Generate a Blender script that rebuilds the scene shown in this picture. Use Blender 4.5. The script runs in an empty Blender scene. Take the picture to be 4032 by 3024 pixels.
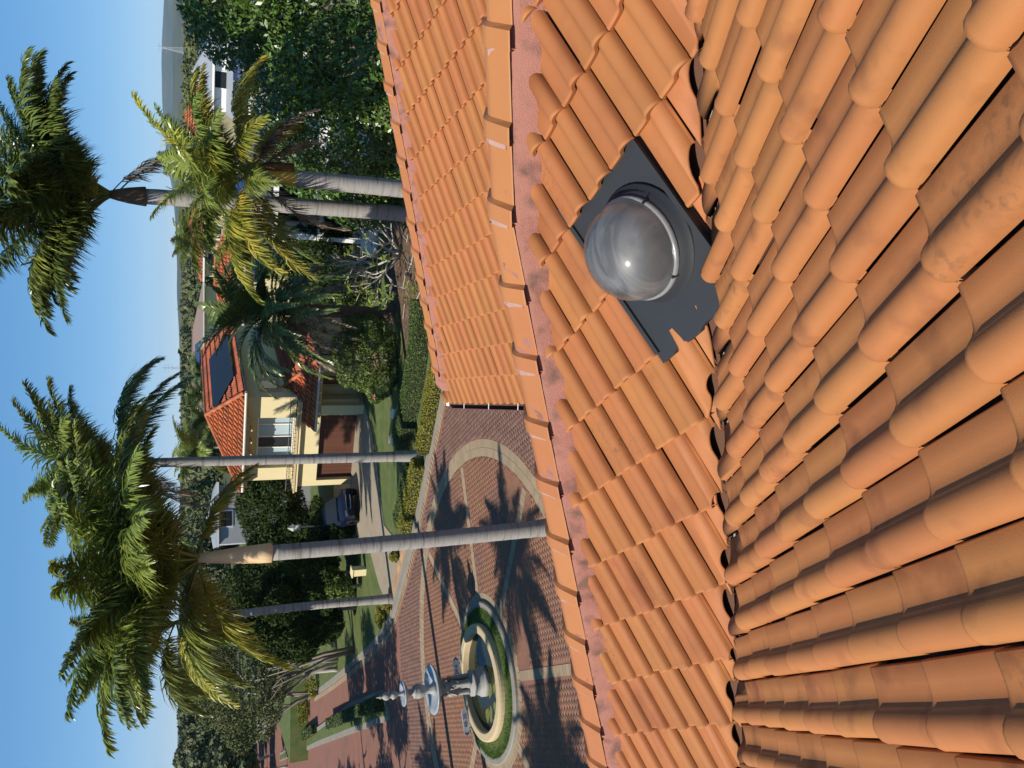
import bpy, bmesh, math, random
import numpy as np
from mathutils import Matrix, Vector

# ------------------------------------------------------------------ camera, sky, sun, exposure
S = bpy.context.scene
COL = S.collection
HC = 9.5                                   # eye height above the paving
EYE = np.array([0.0, 0.0, HC])
RM = np.array([[0.99998, 0.00684, 0.0], [0.00269, -0.39263, 0.91969], [0.00629, -0.91967, -0.39264]])
FPX = 3054.56
cam = bpy.data.cameras.new('camera')
cam.sensor_width = 36.0
cam.lens = FPX / 4032 * 36
cam.clip_start = 0.05
cam.clip_end = 30000
co = bpy.data.objects.new('camera', cam)
COL.objects.link(co)
mw = Matrix.Identity(4)
for r in range(3):
    mw[r][0] = RM[r, 1]; mw[r][1] = RM[r, 0]; mw[r][2] = -RM[r, 2]; mw[r][3] = EYE[r]
co.matrix_world = mw                       # the photograph was taken with the phone turned on its side
S.camera = co

SUN_AZ, SUN_EL = math.radians(-120), math.radians(41.5)
SUNV = np.array([math.sin(SUN_AZ) * math.cos(SUN_EL), math.cos(SUN_AZ) * math.cos(SUN_EL), math.sin(SUN_EL)])
w = bpy.data.worlds.new('World'); S.world = w; w.use_nodes = True
nt = w.node_tree
sky = nt.nodes.new('ShaderNodeTexSky'); sky.sky_type = 'NISHITA'; sky.sun_disc = False
sky.sun_elevation = SUN_EL; sky.sun_rotation = SUN_AZ % (2 * math.pi)
sky.air_density = 0.5; sky.dust_density = 0.0; sky.ozone_density = 6.0; sky.altitude = 60
bg = nt.nodes['Background']; bg.inputs['Strength'].default_value = 0.1
gm = nt.nodes.new('ShaderNodeGamma'); gm.inputs[1].default_value = 0.42          # camera-like tone of a clear winter sky
hsw = nt.nodes.new('ShaderNodeHueSaturation'); hsw.inputs['Saturation'].default_value = 1.75; hsw.inputs['Value'].default_value = 2.75
nt.links.new(sky.outputs[0], gm.inputs[0]); nt.links.new(gm.outputs[0], hsw.inputs['Color']); nt.links.new(hsw.outputs[0], bg.inputs[0])
sl = bpy.data.lights.new('sun', 'SUN'); sl.energy = 5.0; sl.angle = math.radians(0.53); sl.color = (1.0, 0.94, 0.84)
so = bpy.data.objects.new('sun', sl); COL.objects.link(so)
so.rotation_euler = Vector(SUNV).to_track_quat('Z', 'Y').to_euler()
so.location = (0, 0, 60)
S.view_settings.view_transform = 'Standard'; S.view_settings.look = 'None'
S.view_settings.exposure = 0.42; S.view_settings.gamma = 1.0; S.view_settings.use_curve_mapping = False
S.render.engine = 'CYCLES'
S.cycles.use_denoising = True
S.cycles.max_bounces = 6; S.cycles.transparent_max_bounces = 12

rng = np.random.default_rng(7)
random.seed(7)

# ------------------------------------------------------------------ helpers
def ray(px, py):
    return RM @ np.array([(3024 - py - 1512) / FPX, (px - 2016) / FPX, 1.0])
def at(px, py, Y):
    d = ray(px, py); return EYE + d * (Y / d[1])
def gd(px, py, z=0.0):
    d = ray(px, py); return EYE + d * ((z - HC) / d[2])
def K(v): return v * 1.8228

def link(o, parent=None):
    COL.objects.link(o)
    if parent is not None: o.parent = parent
    return o
def tag(o, label, cat, group=None):
    o['label'] = label; o['category'] = cat
    if group: o['group'] = group
    return o
def thing(name, label, cat, loc=(0, 0, 0), rz=0.0, group=None):
    o = bpy.data.objects.new(name, None); o.empty_display_size = 0.2
    link(o); o.location = tuple(float(v) for v in loc); o.rotation_euler = (0, 0, rz)
    return tag(o, label, cat, group)
def struct(o): o['kind'] = 'structure'; return o
def stuff(o): o['kind'] = 'stuff'; return o

def npmesh(name, V, F, mat=None, smooth=False):
    V = np.asarray(V, np.float32).reshape(-1, 3); F = np.asarray(F, np.int32)
    me = bpy.data.meshes.new(name)
    k = F.shape[1]
    me.vertices.add(len(V)); me.vertices.foreach_set('co', V.ravel())
    me.loops.add(F.size); me.loops.foreach_set('vertex_index', F.ravel())
    me.polygons.add(len(F))
    me.polygons.foreach_set('loop_start', np.arange(0, F.size, k, dtype=np.int32))
    me.polygons.foreach_set('loop_total', np.full(len(F), k, np.int32))
    if smooth: me.polygons.foreach_set('use_smooth', np.ones(len(F), bool))
    me.update(calc_edges=True)
    if mat: me.materials.append(mat)
    return me
def obj(name, me, parent=None, loc=None):
    o = bpy.data.objects.new(name, me); link(o, parent)
    if loc is not None: o.location = tuple(float(v) for v in loc)
    return o

class MB:
    def __init__(s): s.v = []; s.f = []
    def add(s, V, F):
        n = len(s.v); s.v += [tuple(map(float, p)) for p in V]; s.f += [tuple(i + n for i in q) for q in F]; return s
    def box(s, x0, x1, y0, y1, z0, z1):
        return s.add([(x0, y0, z0), (x1, y0, z0), (x1, y1, z0), (x0, y1, z0), (x0, y0, z1), (x1, y0, z1), (x1, y1, z1), (x0, y1, z1)],
                     [(3, 2, 1, 0), (4, 5, 6, 7), (0, 1, 5, 4), (1, 2, 6, 5), (2, 3, 7, 6), (3, 0, 4, 7)])
    def poly(s, P): return s.add(P, [tuple(range(len(P)))])
    def prism(s, P, z0, z1):
        n = len(P)
        return s.add([(x, y, z0) for x, y in P] + [(x, y, z1) for x, y in P],
                     [tuple(range(n))[::-1], tuple(range(n, 2 * n))] + [(i, (i + 1) % n, (i + 1) % n + n, i + n) for i in range(n)])
    def slab(s, P, t):
        """polygon in space given a thickness along its normal"""
        P = [np.array(p, float) for p in P]
        nrm = np.cross(P[1] - P[0], P[2] - P[0]); nrm /= np.linalg.norm(nrm)
        n = len(P)
        return s.add(list(P) + [p - nrm * t for p in P], [tuple(range(n)), tuple(range(n, 2 * n))[::-1]] + [(i, i + n, (i + 1) % n + n, (i + 1) % n) for i in range(n)])
    def tube(s, pts, rad, n=8, cap=True):
        pts = [np.array(p, float) for p in pts]
        if not hasattr(rad, '__len__'): rad = [rad] * len(pts)
        base = len(s.v); ref = None
        for i, p in enumerate(pts):
            d = pts[min(i + 1, len(pts) - 1)] - pts[max(i - 1, 0)]; d = d / (np.linalg.norm(d) + 1e-9)
            if ref is None:
                ref = np.array([1, 0, 0]) if abs(d[0]) < 0.8 else np.array([0, 1, 0])
            u = ref - d * (ref @ d); u /= np.linalg.norm(u) + 1e-9; ref = u; v = np.cross(d, u)
            for j in range(n):
                a = 2 * math.pi * j / n; q = p + (u * math.cos(a) + v * math.sin(a)) * rad[i]; s.v.append(tuple(map(float, q)))
        for i in range(len(pts) - 1):
            for j in range(n):
                s.f.append((base + i * n + j, base + i * n + (j + 1) % n, base + (i + 1) * n + (j + 1) % n, base + (i + 1) * n + j))
        if cap:
            s.f.append(tuple(base + j for j in range(n))[::-1]); s.f.append(tuple(base + (len(pts) - 1) * n + j for j in range(n)))
        return s
    def lathe(s, prof, n=24, c=(0, 0, 0), lobes=0, amp=0.0):
        base = len(s.v)
        for r, z in prof:
            for j in range(n):
                a = 2 * math.pi * j / n; rr = r * (1 + amp * math.cos(lobes * a)) if lobes else r
                s.v.append((c[0] + rr * math.cos(a), c[1] + rr * math.sin(a), c[2] + z))
        for i in range(len(prof) - 1):
            for j in range(n):
                s.f.append((base + i * n + j, base + i * n + (j + 1) % n, base + (i + 1) * n + (j + 1) % n, base + (i + 1) * n + j))
        s.f.append(tuple(base + j for j in range(n))[::-1]); s.f.append(tuple(base + (len(prof) - 1) * n + j for j in range(n)))
        return s
    def mesh(s, name, mat, smooth=False):
        me = bpy.data.meshes.new(name); me.from_pydata(s.v, [], s.f); me.update()
        if smooth: me.polygons.foreach_set('use_smooth', [True] * len(me.polygons))
        if mat: me.materials.append(mat)
        return me
    def build(s, name, mat, parent=None, smooth=False, loc=None):
        return obj(name, s.mesh(name, mat, smooth), parent, loc)

# ------------------------------------------------------------------ materials
def mat(name, col, rough=0.7, var=0.12, scale=6.0, ovar=0.0, ivar=0.0, hue=0.0, bump=0.0, bscale=60.0, spec=0.35, metal=0.0,
        dirt=None, dirt_at=(0.55, 0.75), dscale=3.0, stretch=None, col2=None, c2_at=(0.4, 0.6), c2scale=4.0, trans=0.0, coat=0.0, stain=None):
    m = bpy.data.materials.new(name); m.use_nodes = True
    t = m.node_tree; N = t.nodes; L = t.links; b = N['Principled BSDF']
    b.inputs['Roughness'].default_value = rough; b.inputs['Specular IOR Level'].default_value = spec; b.inputs['Metallic'].default_value = metal
    if coat: b.inputs['Coat Weight'].default_value = coat
    geo = N.new('ShaderNodeNewGeometry')
    pos = geo.outputs['Position']
    if stretch:
        mp = N.new('ShaderNodeMapping'); mp.inputs['Scale'].default_value = stretch; L.new(pos, mp.inputs[0]); pos = mp.outputs[0]
    def noise(sc, det=4):
        n = N.new('ShaderNodeTexNoise'); n.inputs['Scale'].default_value = sc; n.inputs['Detail'].default_value = det; L.new(pos, n.inputs['Vector']); return n.outputs['Fac']
    def math_(op, a, b_, c=None):
        n = N.new('ShaderNodeMath'); n.operation = op
        for i, x in enumerate((a, b_, c)):
            if x is None: continue
            if isinstance(x, (int, float)): n.inputs[i].default_value = x
            else: L.new(x, n.inputs[i])
        return n.outputs[0]
    def mix(fac, a, c):
        n = N.new('ShaderNodeMix'); n.data_type = 'RGBA'
        L.new(fac, n.inputs[0])
        for i, x in ((6, a), (7, c)):
            if isinstance(x, tuple): n.inputs[i].default_value = (*x, 1)
            else: L.new(x, n.inputs[i])
        return n.outputs[2]
    def ramp(f, a, c):
        n = N.new('ShaderNodeMapRange'); n.inputs[1].default_value = a; n.inputs[2].default_value = c; L.new(f, n.inputs[0]); return n.outputs[0]
    color = tuple(col)
    if col2: color = mix(ramp(noise(c2scale, 5), *c2_at), color, tuple(col2))
    if dirt: color = mix(ramp(noise(dscale, 8), *dirt_at), color, tuple(dirt))
    if stain:
        oi_ = N.new('ShaderNodeObjectInfo'); pick_ = ramp(math_('FRACT', math_('MULTIPLY', oi_.outputs['Random'], 13.7), 0.0), 0.84, 0.98)
        color = mix(math_('MULTIPLY', math_('MULTIPLY', ramp(noise(45, 10), 0.50, 0.66), ramp(noise(5, 3), 0.45, 0.65)), pick_), color, stain)
    hs = N.new('ShaderNodeHueSaturation')
    if isinstance(color, tuple): hs.inputs['Color'].default_value = (*color, 1)
    else: L.new(color, hs.inputs['Color'])
    val = math_('MULTIPLY_ADD', noise(scale), 2 * var, 1 - var)
    if ovar:
        oi = N.new('ShaderNodeObjectInfo'); val = math_('ADD', val, math_('MULTIPLY_ADD', oi.outputs['Random'], 2 * ovar, -ovar))
        if hue:
            h = math_('FRACT', math_('MULTIPLY', oi.outputs['Random'], 7.31), 0.0); L.new(math_('MULTIPLY_ADD', h, 2 * hue, 0.5 - hue), hs.inputs['Hue'])
    if ivar:
        ri = geo.outputs['Random Per Island']; val = math_('ADD', val, math_('MULTIPLY_ADD', ri, 2 * ivar, -ivar))
        if hue and not ovar:
            h = math_('FRACT', math_('MULTIPLY', ri, 7.31), 0.0); L.new(math_('MULTIPLY_ADD', h, 2 * hue, 0.5 - hue), hs.inputs['Hue'])
    L.new(val, hs.inputs['Value']); L.new(hs.outputs[0], b.inputs['Base Color'])
    if bump:
        bn = N.new('ShaderNodeBump'); bn.inputs['Strength'].default_value = min(1, bump); bn.inputs['Distance'].default_value = 0.02
        L.new(noise(bscale, 6), bn.inputs['Height']); L.new(bn.outputs[0], b.inputs['Normal'])
    if trans:
        tr = N.new('ShaderNodeBsdfTranslucent'); L.new(hs.outputs[0], tr.inputs[0])
        mx = N.new('ShaderNodeMixShader'); mx.inputs[0].default_value = trans
        L.new(b.outputs[0], mx.inputs[1]); L.new(tr.outputs[0], mx.inputs[2]); L.new(mx.outputs[0], N['Material Output'].inputs[0])
    return m

TILE = mat('terracotta_tile', (0.350, 0.132, 0.045), 0.66, 0.10, 9, ovar=0.06, hue=0.004, bump=0.10, bscale=420, spec=0.28,
           dirt=(0.25, 0.085, 0.032), dirt_at=(0.56, 0.80), dscale=2.6, stain=(0.24, 0.095, 0.036))
TILE_A = mat('weathered_terracotta_tile', (0.345, 0.133, 0.045), 0.70, 0.10, 8, ovar=0.07, hue=0.004, bump=0.14, bscale=420, spec=0.25,
             dirt=(0.17, 0.062, 0.027), dirt_at=(0.56, 0.80), dscale=6.0, stain=(0.20, 0.085, 0.036))
TILE_MASS = mat('terracotta_tile_mass', (0.350, 0.132, 0.045), 0.66, 0.08, 9, ivar=0.07, hue=0.005, spec=0.28)
CAP = mat('ridge_cap_clay', (0.350, 0.136, 0.049), 0.6, 0.06, 8, ovar=0.05, hue=0.004, bump=0.06, bscale=300, spec=0.28)
MORTAR = mat('pink_mortar', (0.31, 0.135, 0.10), 0.9, 0.10, 25, bump=0.5, bscale=160, dirt=(0.075, 0.05, 0.04), dirt_at=(0.50, 0.78), dscale=9, stretch=(1, 1, 1))
FLASH = mat('valley_metal', (0.62, 0.63, 0.62), 0.45, 0.1, 20, metal=0.5, dirt=(0.10, 0.07, 0.05), dirt_at=(0.5, 0.65), dscale=14)
UNDER = mat('roof_underlay', (0.10, 0.045, 0.025), 0.9)
RUBBER = mat('black_flashing', (0.022, 0.024, 0.027), 0.55, 0.12, 10, bump=0.08, bscale=200, spec=0.4)
GUTTER = mat('dark_gutter_metal', (0.035, 0.022, 0.02), 0.4, 0.1, 10, spec=0.5)
GUTTER_RED = mat('rust_gutter_lip', (0.20, 0.07, 0.06), 0.45, 0.1, 10)
CREAM = mat('cream_render', (0.66, 0.55, 0.31), 0.85, 0.05, 2.0, bump=0.15, bscale=90)
CREAM_D = mat('tan_render_trim', (0.52, 0.38, 0.215), 0.85, 0.06, 2.0)
WHITE = mat('white_paint', (0.78, 0.77, 0.73), 0.5, 0.05, 3)
STONE = mat('cast_stone', (0.27, 0.265, 0.245), 0.65, 0.15, 5, dirt=(0.2, 0.2, 0.17), dirt_at=(0.55, 0.8), dscale=6, bump=0.25, bscale=50)
BOWL = mat('pale_glazed_stone', (0.30, 0.32, 0.34), 0.3, 0.1, 5, dirt=(0.3, 0.31, 0.3), dscale=5)
SANDST = mat('sandstone_rim', (0.44, 0.34, 0.20), 0.75, 0.1, 5, bump=0.2, bscale=60)
CONC = mat('kerb_concrete', (0.22, 0.20, 0.165), 0.9, 0.15, 3, bump=0.25, bscale=90, dirt=(0.17, 0.16, 0.14), dirt_at=(0.5, 0.8), dscale=1.2)
DRIVE = mat('driveway_aggregate', (0.27, 0.22, 0.155), 0.9, 0.12, 2, bump=0.3, bscale=150, dirt=(0.22, 0.18, 0.13), dscale=0.8)
PAVER = mat('red_paver', (0.205, 0.098, 0.056), 0.85, 0.10, 1.2, ivar=0.07, hue=0.008, dirt=(0.13, 0.072, 0.060), dirt_at=(0.5, 0.75), dscale=0.35)
PAVER_O = mat('red_paver_single', (0.205, 0.098, 0.056), 0.85, 0.10, 1.2, ovar=0.07, hue=0.008, dirt=(0.13, 0.072, 0.060), dirt_at=(0.5, 0.75), dscale=0.35)
PAVER_C = mat('cream_paver', (0.27, 0.20, 0.125), 0.85, 0.10, 2, ovar=0.10, ivar=0.12, dirt=(0.22, 0.17, 0.115), dscale=0.6)
PAVER_B = mat('brown_paver', (0.160, 0.086, 0.063), 0.85, 0.12, 1.2, ivar=0.16, hue=0.012)
ROADBASE = mat('road_brick', (0.200, 0.090, 0.062), 0.9, 0.15, 1.5, bump=0.3, bscale=30, dirt=(0.14, 0.08, 0.06), dscale=0.3)
SOIL = mat('ground_soil', (0.055, 0.062, 0.025), 0.95, 0.3, 0.4)
LAWN = mat('lawn_grass', (0.066, 0.100, 0.022), 0.9, 0.3, 6, bump=0.8, bscale=60, col2=(0.10, 0.115, 0.035), c2scale=1.3)
BLADE = mat('grass_blades', (0.085, 0.15, 0.025), 0.7, 0.2, 3, ivar=0.35, hue=0.02)
MULCH = mat('bark_mulch', (0.15, 0.095, 0.055), 0.95, 0.4, 9, bump=1.0, bscale=40, col2=(0.075, 0.045, 0.028), c2scale=5)
BARK = mat('palm_bark', (0.27, 0.255, 0.235), 0.9, 0.25, 7, stretch=(0.6, 0.6, 7), bump=0.7, bscale=8, dirt=(0.13, 0.12, 0.105), dirt_at=(0.52, 0.7), dscale=1.5)
BARK_D = mat('dark_trunk_bark', (0.13, 0.095, 0.07), 0.95, 0.35, 8, bump=1, bscale=14)
BARK_P = mat('pale_branch_bark', (0.36, 0.33, 0.28), 0.85, 0.2, 6)
BARK_G = mat('grey_branch_bark', (0.22, 0.19, 0.15), 0.9, 0.2, 6)
SHAFT = mat('tan_crownshaft', (0.70, 0.50, 0.28), 0.6, 0.18, 3, stretch=(5, 5, 0.5), dirt=(0.30, 0.19, 0.09), dscale=1.2)
SHAFT_G = mat('green_crownshaft', (0.10, 0.12, 0.035), 0.5, 0.2, 3, stretch=(4, 4, .5))
SHAFT_B = mat('brown_crownshaft', (0.10, 0.055, 0.025), 0.6, 0.3, 3, stretch=(4, 4, .5))
SHAFT_Y = mat('yellow_sheath', (0.50, 0.32, 0.05), 0.5, 0.2, 3)
BLUE = mat('blue_ribbon', (0.05, 0.12, 0.5), 0.5)
FROND = mat('green_frond', (0.185, 0.225, 0.042), 0.30, 0.15, 1.5, ovar=0.25, ivar=0.25, hue=0.015, spec=0.6, trans=0.22)
FROND_DK = mat('dark_green_frond', (0.112, 0.150, 0.030), 0.30, 0.15, 1.5, ovar=0.2, ivar=0.25, spec=0.6, trans=0.15)
FROND_Y = mat('yellowing_frond', (0.40, 0.36, 0.05), 0.45, 0.2, 2.5, ovar=0.15, ivar=0.25, hue=0.02, spec=0.4, trans=0.3, col2=(0.19, 0.21, 0.03), c2scale=2.5)
FROND_X = mat('dead_frond', (0.34, 0.26, 0.18), 0.9, 0.2, 3, ovar=0.2, ivar=0.3, col2=(0.14, 0.095, 0.06), c2scale=3)
LEAF_BIG = mat('glossy_tree_leaf', (0.068, 0.125, 0.016), 0.36, 0.15, 1.2, ivar=0.35, hue=0.02, spec=0.5, trans=0.15)
LEAF_MID = mat('mid_green_leaf', (0.105, 0.145, 0.026), 0.5, 0.2, 1.0, ivar=0.35, hue=0.02, trans=0.15)
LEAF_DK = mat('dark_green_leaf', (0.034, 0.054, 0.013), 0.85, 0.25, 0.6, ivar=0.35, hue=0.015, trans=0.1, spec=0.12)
LEAF_OL = mat('olive_tree_leaf', (0.080, 0.095, 0.026), 0.7, 0.2, 0.3, ivar=0.3, hue=0.02, trans=0.1)
LEAF_FAR = mat('far_gum_leaf', (0.080, 0.092, 0.036), 0.8, 0.25, 0.05, ovar=0.25, ivar=0.25, hue=0.015)
LEAF_FRANG = mat('frangipani_leaf', (0.13, 0.19, 0.02), 0.4, 0.2, 3, ivar=0.35, hue=0.03, trans=0.25)
HEDGE_G = mat('clipped_hedge_leaf', (0.070, 0.105, 0.022), 0.6, 0.2, 2, ivar=0.3, hue=0.015, trans=0.1)
HEDGE_Y = mat('golden_hedge_leaf', (0.20, 0.185, 0.018), 0.6, 0.2, 2, ivar=0.35, hue=0.025, trans=0.15)
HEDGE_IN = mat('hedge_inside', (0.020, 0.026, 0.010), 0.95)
ROOF_FAR = mat('neighbour_roof_tile', (0.36, 0.105, 0.038), 0.75, 0.15, 1.5, ivar=0.20, ovar=0.12, hue=0.008, dirt=(0.17, 0.06, 0.03), dirt_at=(0.5, 0.75), dscale=0.9)
ROOF_DK = mat('charcoal_roof_tile', (0.045, 0.048, 0.055), 0.6, 0.15, 2, ivar=0.15, ovar=0.1, spec=0.4)
ROOF_GREY = mat('grey_metal_roof', (0.26, 0.28, 0.30), 0.5, 0.05, 1, spec=0.4)
SOLAR = mat('solar_panel_glass', (0.02, 0.04, 0.10), 0.12, 0.1, 2, spec=0.8)
SOLAR_MAT = mat('pool_heating_mat', (0.014, 0.016, 0.022), 0.5, 0.15, 10)
TIMBER = mat('garage_timber', (0.095, 0.036, 0.02), 0.55, 0.2, 4, ovar=0.12, stretch=(1, 1, 0.15))
TIMBER_R = mat('red_door_timber', (0.17, 0.045, 0.02), 0.5, 0.2, 4)
DARK = mat('dark_interior', (0.010, 0.010, 0.011), 0.8)
GLASS = mat('window_glass', (0.02, 0.026, 0.03), 0.12, 0.05, 2, spec=0.4)
CURTAIN = mat('pale_curtain', (0.34, 0.42, 0.47), 0.6, 0.15, 2, stretch=(14, 14, 0.2))
IRON = mat('wrought_iron', (0.018, 0.017, 0.016), 0.5)
WATER = mat('pond_water', (0.020, 0.022, 0.008), 0.10, 0.3, 1.5, spec=0.22, bump=0.15, bscale=9)
ALGAE = mat('floating_algae', (0.12, 0.13, 0.035), 0.8, 0.3, 6)
SIGN = mat('sign_board', (0.55, 0.57, 0.62), 0.5, 0.03)
SIGN_T = mat('sign_letters', (0.01, 0.01, 0.015), 0.5, 0.0)
CARBLUE = mat('navy_car_paint', (0.004, 0.006, 0.018), 0.35, 0.05, coat=0.3)
CARRED = mat('red_car_paint', (0.35, 0.01, 0.012), 0.25, 0.05, coat=1.0)
CARLIGHT = mat('pale_blue_car_paint', (0.16, 0.34, 0.55), 0.25, 0.05, coat=1.0)
TYRE = mat('tyre_rubber', (0.012, 0.012, 0.012), 0.8)
CHROME = mat('chrome', (0.6, 0.6, 0.62), 0.15, 0.02, metal=1.0)
BOXGREEN = mat('pale_green_box', (0.30, 0.42, 0.30), 0.5, 0.05)
BOXWHITE = mat('pale_cabinet', (0.66, 0.70, 0.58), 0.5, 0.05)
YELLOW = mat('warning_yellow', (0.6, 0.4, 0.03), 0.5)
STEEL = mat('pylon_steel', (0.42, 0.44, 0.46), 0.5, 0.05, metal=0.3)
HILL = mat('wooded_hill', (0.040, 0.055, 0.028), 0.95, 0.3, 0.004, col2=(0.07, 0.075, 0.04), c2scale=0.006)

# ------------------------------------------------------------------ terrain
def sheet(name, P, z, m):
    b = MB(); b.poly([(x, y, z) for x, y in P]); return struct(b.build(name, m))
CX, CY = -9.9, 24.1                                       # centre of the turning circle
KERB = [(14.0, 22.5), (4.0, 26.6), (-0.9, 29.3), (-3.1, 30.7), (-6.0, 32.4), (-7.5, 33.4), (-9.4, 34.9), (-11.8, 36.9), (-13.6, 39.7), (-15.5, 43.3),
        (-20.3, 52.6), (-26.4, 65.4), (-33.0, 78.8), (-38.5, 90.0), (-48, 108)]
b = MB()
NG = 60
gx = np.r_[-np.geomspace(9000, 60, 14), np.linspace(-50, 50, 6), np.geomspace(60, 9000, 14)]
gy = np.r_[-400, -100, np.linspace(-40, 120, 8), np.geomspace(150, 14000, 16)]
V = []
for yy in gy:
    for xx in gx: V.append((xx, yy, -0.06))
F = [(j * len(gx) + i, j * len(gx) + i + 1, (j + 1) * len(gx) + i + 1, (j + 1) * len(gx) + i) for j in range(len(gy) - 1) for i in range(len(gx) - 1)]
struct(obj('ground', npmesh('ground', V, F, SOIL)))
road_poly = [(-90, -20), (14, -20)] + KERB + [(-110, 108)]
road = sheet('road', road_poly, 0.0, ROADBASE)
def offset(P, d):
    out = []
    for i, p in enumerate(P):
        a = np.array(P[max(i - 1, 0)]); c = np.array(P[min(i + 1, len(P) - 1)]); t = c - a; t = t / np.linalg.norm(t)
        out.append((p[0] + t[1] * d, p[1] - t[0] * d))
    return out
def strip(P, d0, d1, z0, z1, m, name, n=None):
    """kerb like band along a line: from offset d0 to d1, top at z1"""
    a, c = offset(P, d0), offset(P, d1); bb = MB()
    for i in range(len(P) - 1):
        q = [a[i], a[i + 1], c[i + 1], c[i]]
        bb.prism(q, z0, z1)
    return struct(bb.build(name, m))
# the line runs from near to far with the lawn on its upper side (offset > 0)
def dense(P, step=0.6):
    out = [P[0]]
    for a, c in zip(P[:-1], P[1:]):
        n = max(1, int(math.hypot(c[0] - a[0], c[1] - a[1]) / step))
        for i in range(1, n + 1): out.append((a[0] + (c[0] - a[0]) * i / n, a[1] + (c[1] - a[1]) * i / n))
    return out
def smooth(P, it=2):
    for _ in range(it):
        Q = [P[0]]
        for a, c in zip(P[:-1], P[1:]):
            Q += [(a[0] * .75 + c[0] * .25, a[1] * .75 + c[1] * .25), (a[0] * .25 + c[0] * .75, a[1] * .25 + c[1] * .75)]
        P = Q + [P[-1]]
    return P
KS = smooth(KERB, 2)
sidek = 1 if offset([(0, 0), (-1, 1)], 1)[0][1] > 0 else -1
strip(KS, 0.0, 0.35 * sidek, -0.05, 0.11, CONC, 'kerb')
lawn_poly = offset(KS, 0.34 * sidek) + [(-60, 140), (90, 140), (90, 15), (14, 15)]
sheet('lawn', lawn_poly, 0.085, LAWN)
DRV = [(-0.6, 43.6), (-2.2, 41.4), (-4.1, 39.9), (-7.1, 38.2), (-7.4, 36.0), (-7.35, 33.75), (-9.2, 35.15), (-11.1, 36.75), (-10.3, 39.2), (-8.8, 41.6), (-9.6, 52.0), (-5.0, 52.0), (0.4, 46)]
sheet('driveway', DRV, 0.115, DRIVE)
bp = MB()
for a, c in (((-7.55, 34.2), (-10.7, 36.75)),):
    for i in range(16):
        t0, t1 = i / 16, (i + .94) / 16
        p = np.array(a) * (1 - t0) + np.array(c) * t0; q = np.array(a) * (1 - t1) + np.array(c) * t1
        nn = np.array([-(q - p)[1], (q - p)[0]]); nn /= np.linalg.norm(nn); nn *= -0.32
        bp.prism([p, q, q + nn, p + nn], 0.1, 0.121)
struct(bp.build('driveway_border', mat('apricot_paver', (0.42, 0.22, 0.11), 0.85, 0.1, 3, ivar=0.25)))
sheet('garden_bed', [(-0.4, 32.2), (1.2, 31.6), (9.5, 29.5), (9.5, 38.6), (4.5, 38.0), (3.0, 35.3), (-0.6, 34.2)], 0.105, MULCH)
sheet('paved_path', [(-0.9, 41.6), (0.5, 42.6), (3.2, 41.4), (1.6, 39.8), (-0.9, 40.2)], 0.13, mat('terracotta_path', (0.36, 0.16, 0.08), 0.85, 0.15, 4, bump=0.3, bscale=40))

# ------------------------------------------------------------------ block paving of the turning circle
def inside(p, P):
    x, y = p; c = False; n = len(P)
    for i in range(n):
        x0, y0 = P[i]; x1, y1 = P[i - 1]
        if (y0 > y) != (y1 > y) and x < (x1 - x0) * (y - y0) / (y1 - y0) + x0: c = not c
    return c
def visible(p, m=0.06):
    q = RM.T @ (np.array(p, float) - EYE)
    if q[2] < 0.2: return False
    u, v = q[0] / q[2] * FPX + 1512, q[1] / q[2] * FPX + 2016
    return -3024 * m < u < 3024 * (1 + m) and -4032 * m < v < 4032 * (1 + m)
def az_of(x, y): return math.degrees(math.atan2(x - CX, y - CY))
RING0, RING1 = 7.45, 8.05
RAD = [23 + 45 * k for k in range(8)]
def on_band(x, y, e=0.0):
    r = math.hypot(x - CX, y - CY)
    if r < 2.80 + e: return True
    if RING0 - e < r < RING1 + e: return True
    if r < RING0:
        for a in RAD:
            a = math.radians(a); dx, dy = math.sin(a), math.cos(a)
            al = (x - CX) * dx + (y - CY) * dy; pe = abs((x - CX) * dy - (y - CY) * dx)
            if al > 0 and pe < 0.24 + e: return True
    return False
KI = offset(KS, -0.62 * sidek)
kerb_side = road_poly[:2] + KI + [(-110, 108)]
PL, PW = 0.235, 0.1175
def block(m, L, W, h=0.007):
    bb = MB(); c = 0.002; x, y = L / 2 - 0.001, W / 2 - 0.001
    bb.add([(-x, -y, 0), (x, -y, 0), (x, y, 0), (-x, y, 0), (-x + c, -y + c, h), (x - c, -y + c, h), (x - c, y - c, h), (-x + c, y - c, h)],
           [(4, 5, 6, 7), (0, 1, 5, 4), (1, 2, 6, 5), (2, 3, 7, 6), (3, 0, 4, 7)])
    return bb.mesh('paver', m)
red_me, cream_me = block(PAVER_O, PL, PW), block(PAVER_C, 0.20, 0.295, 0.010)
cells = []
ang = math.radians(23 + 45); ca, sa = math.cos(ang), math.sin(ang)
for ix in range(-130, 131):
    for iy in range(-130, 131):
        m4 = (ix - iy) % 4
        if m4 == 0: lx, ly, rot = (ix + 1.0) * PW, (iy + 0.5) * PW, 0
        elif m4 == 2: lx, ly, rot = (ix + 0.5) * PW, iy * PW, 1
        else: continue
        x, y = CX + lx * ca - ly * sa, CY + lx * sa + ly * ca
        if on_band(x, y, 0.02) or not visible((x, y, 0), 0.10): continue
        if math.hypot(x - CX, y - CY) > 11.5 or not inside((x, y), kerb_side): continue
        if y < 16: continue
        cells.append((x, y, ang + (math.pi / 2 if rot else 0), math.hypot(x - CX, y - CY) > RING0))
cells.sort(key=lambda c: c[0] ** 2 + c[1] ** 2 - (2000 if visible((c[0], c[1], 0), -0.01) and c[1] > 20.8 and not c[3] else 0))
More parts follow.
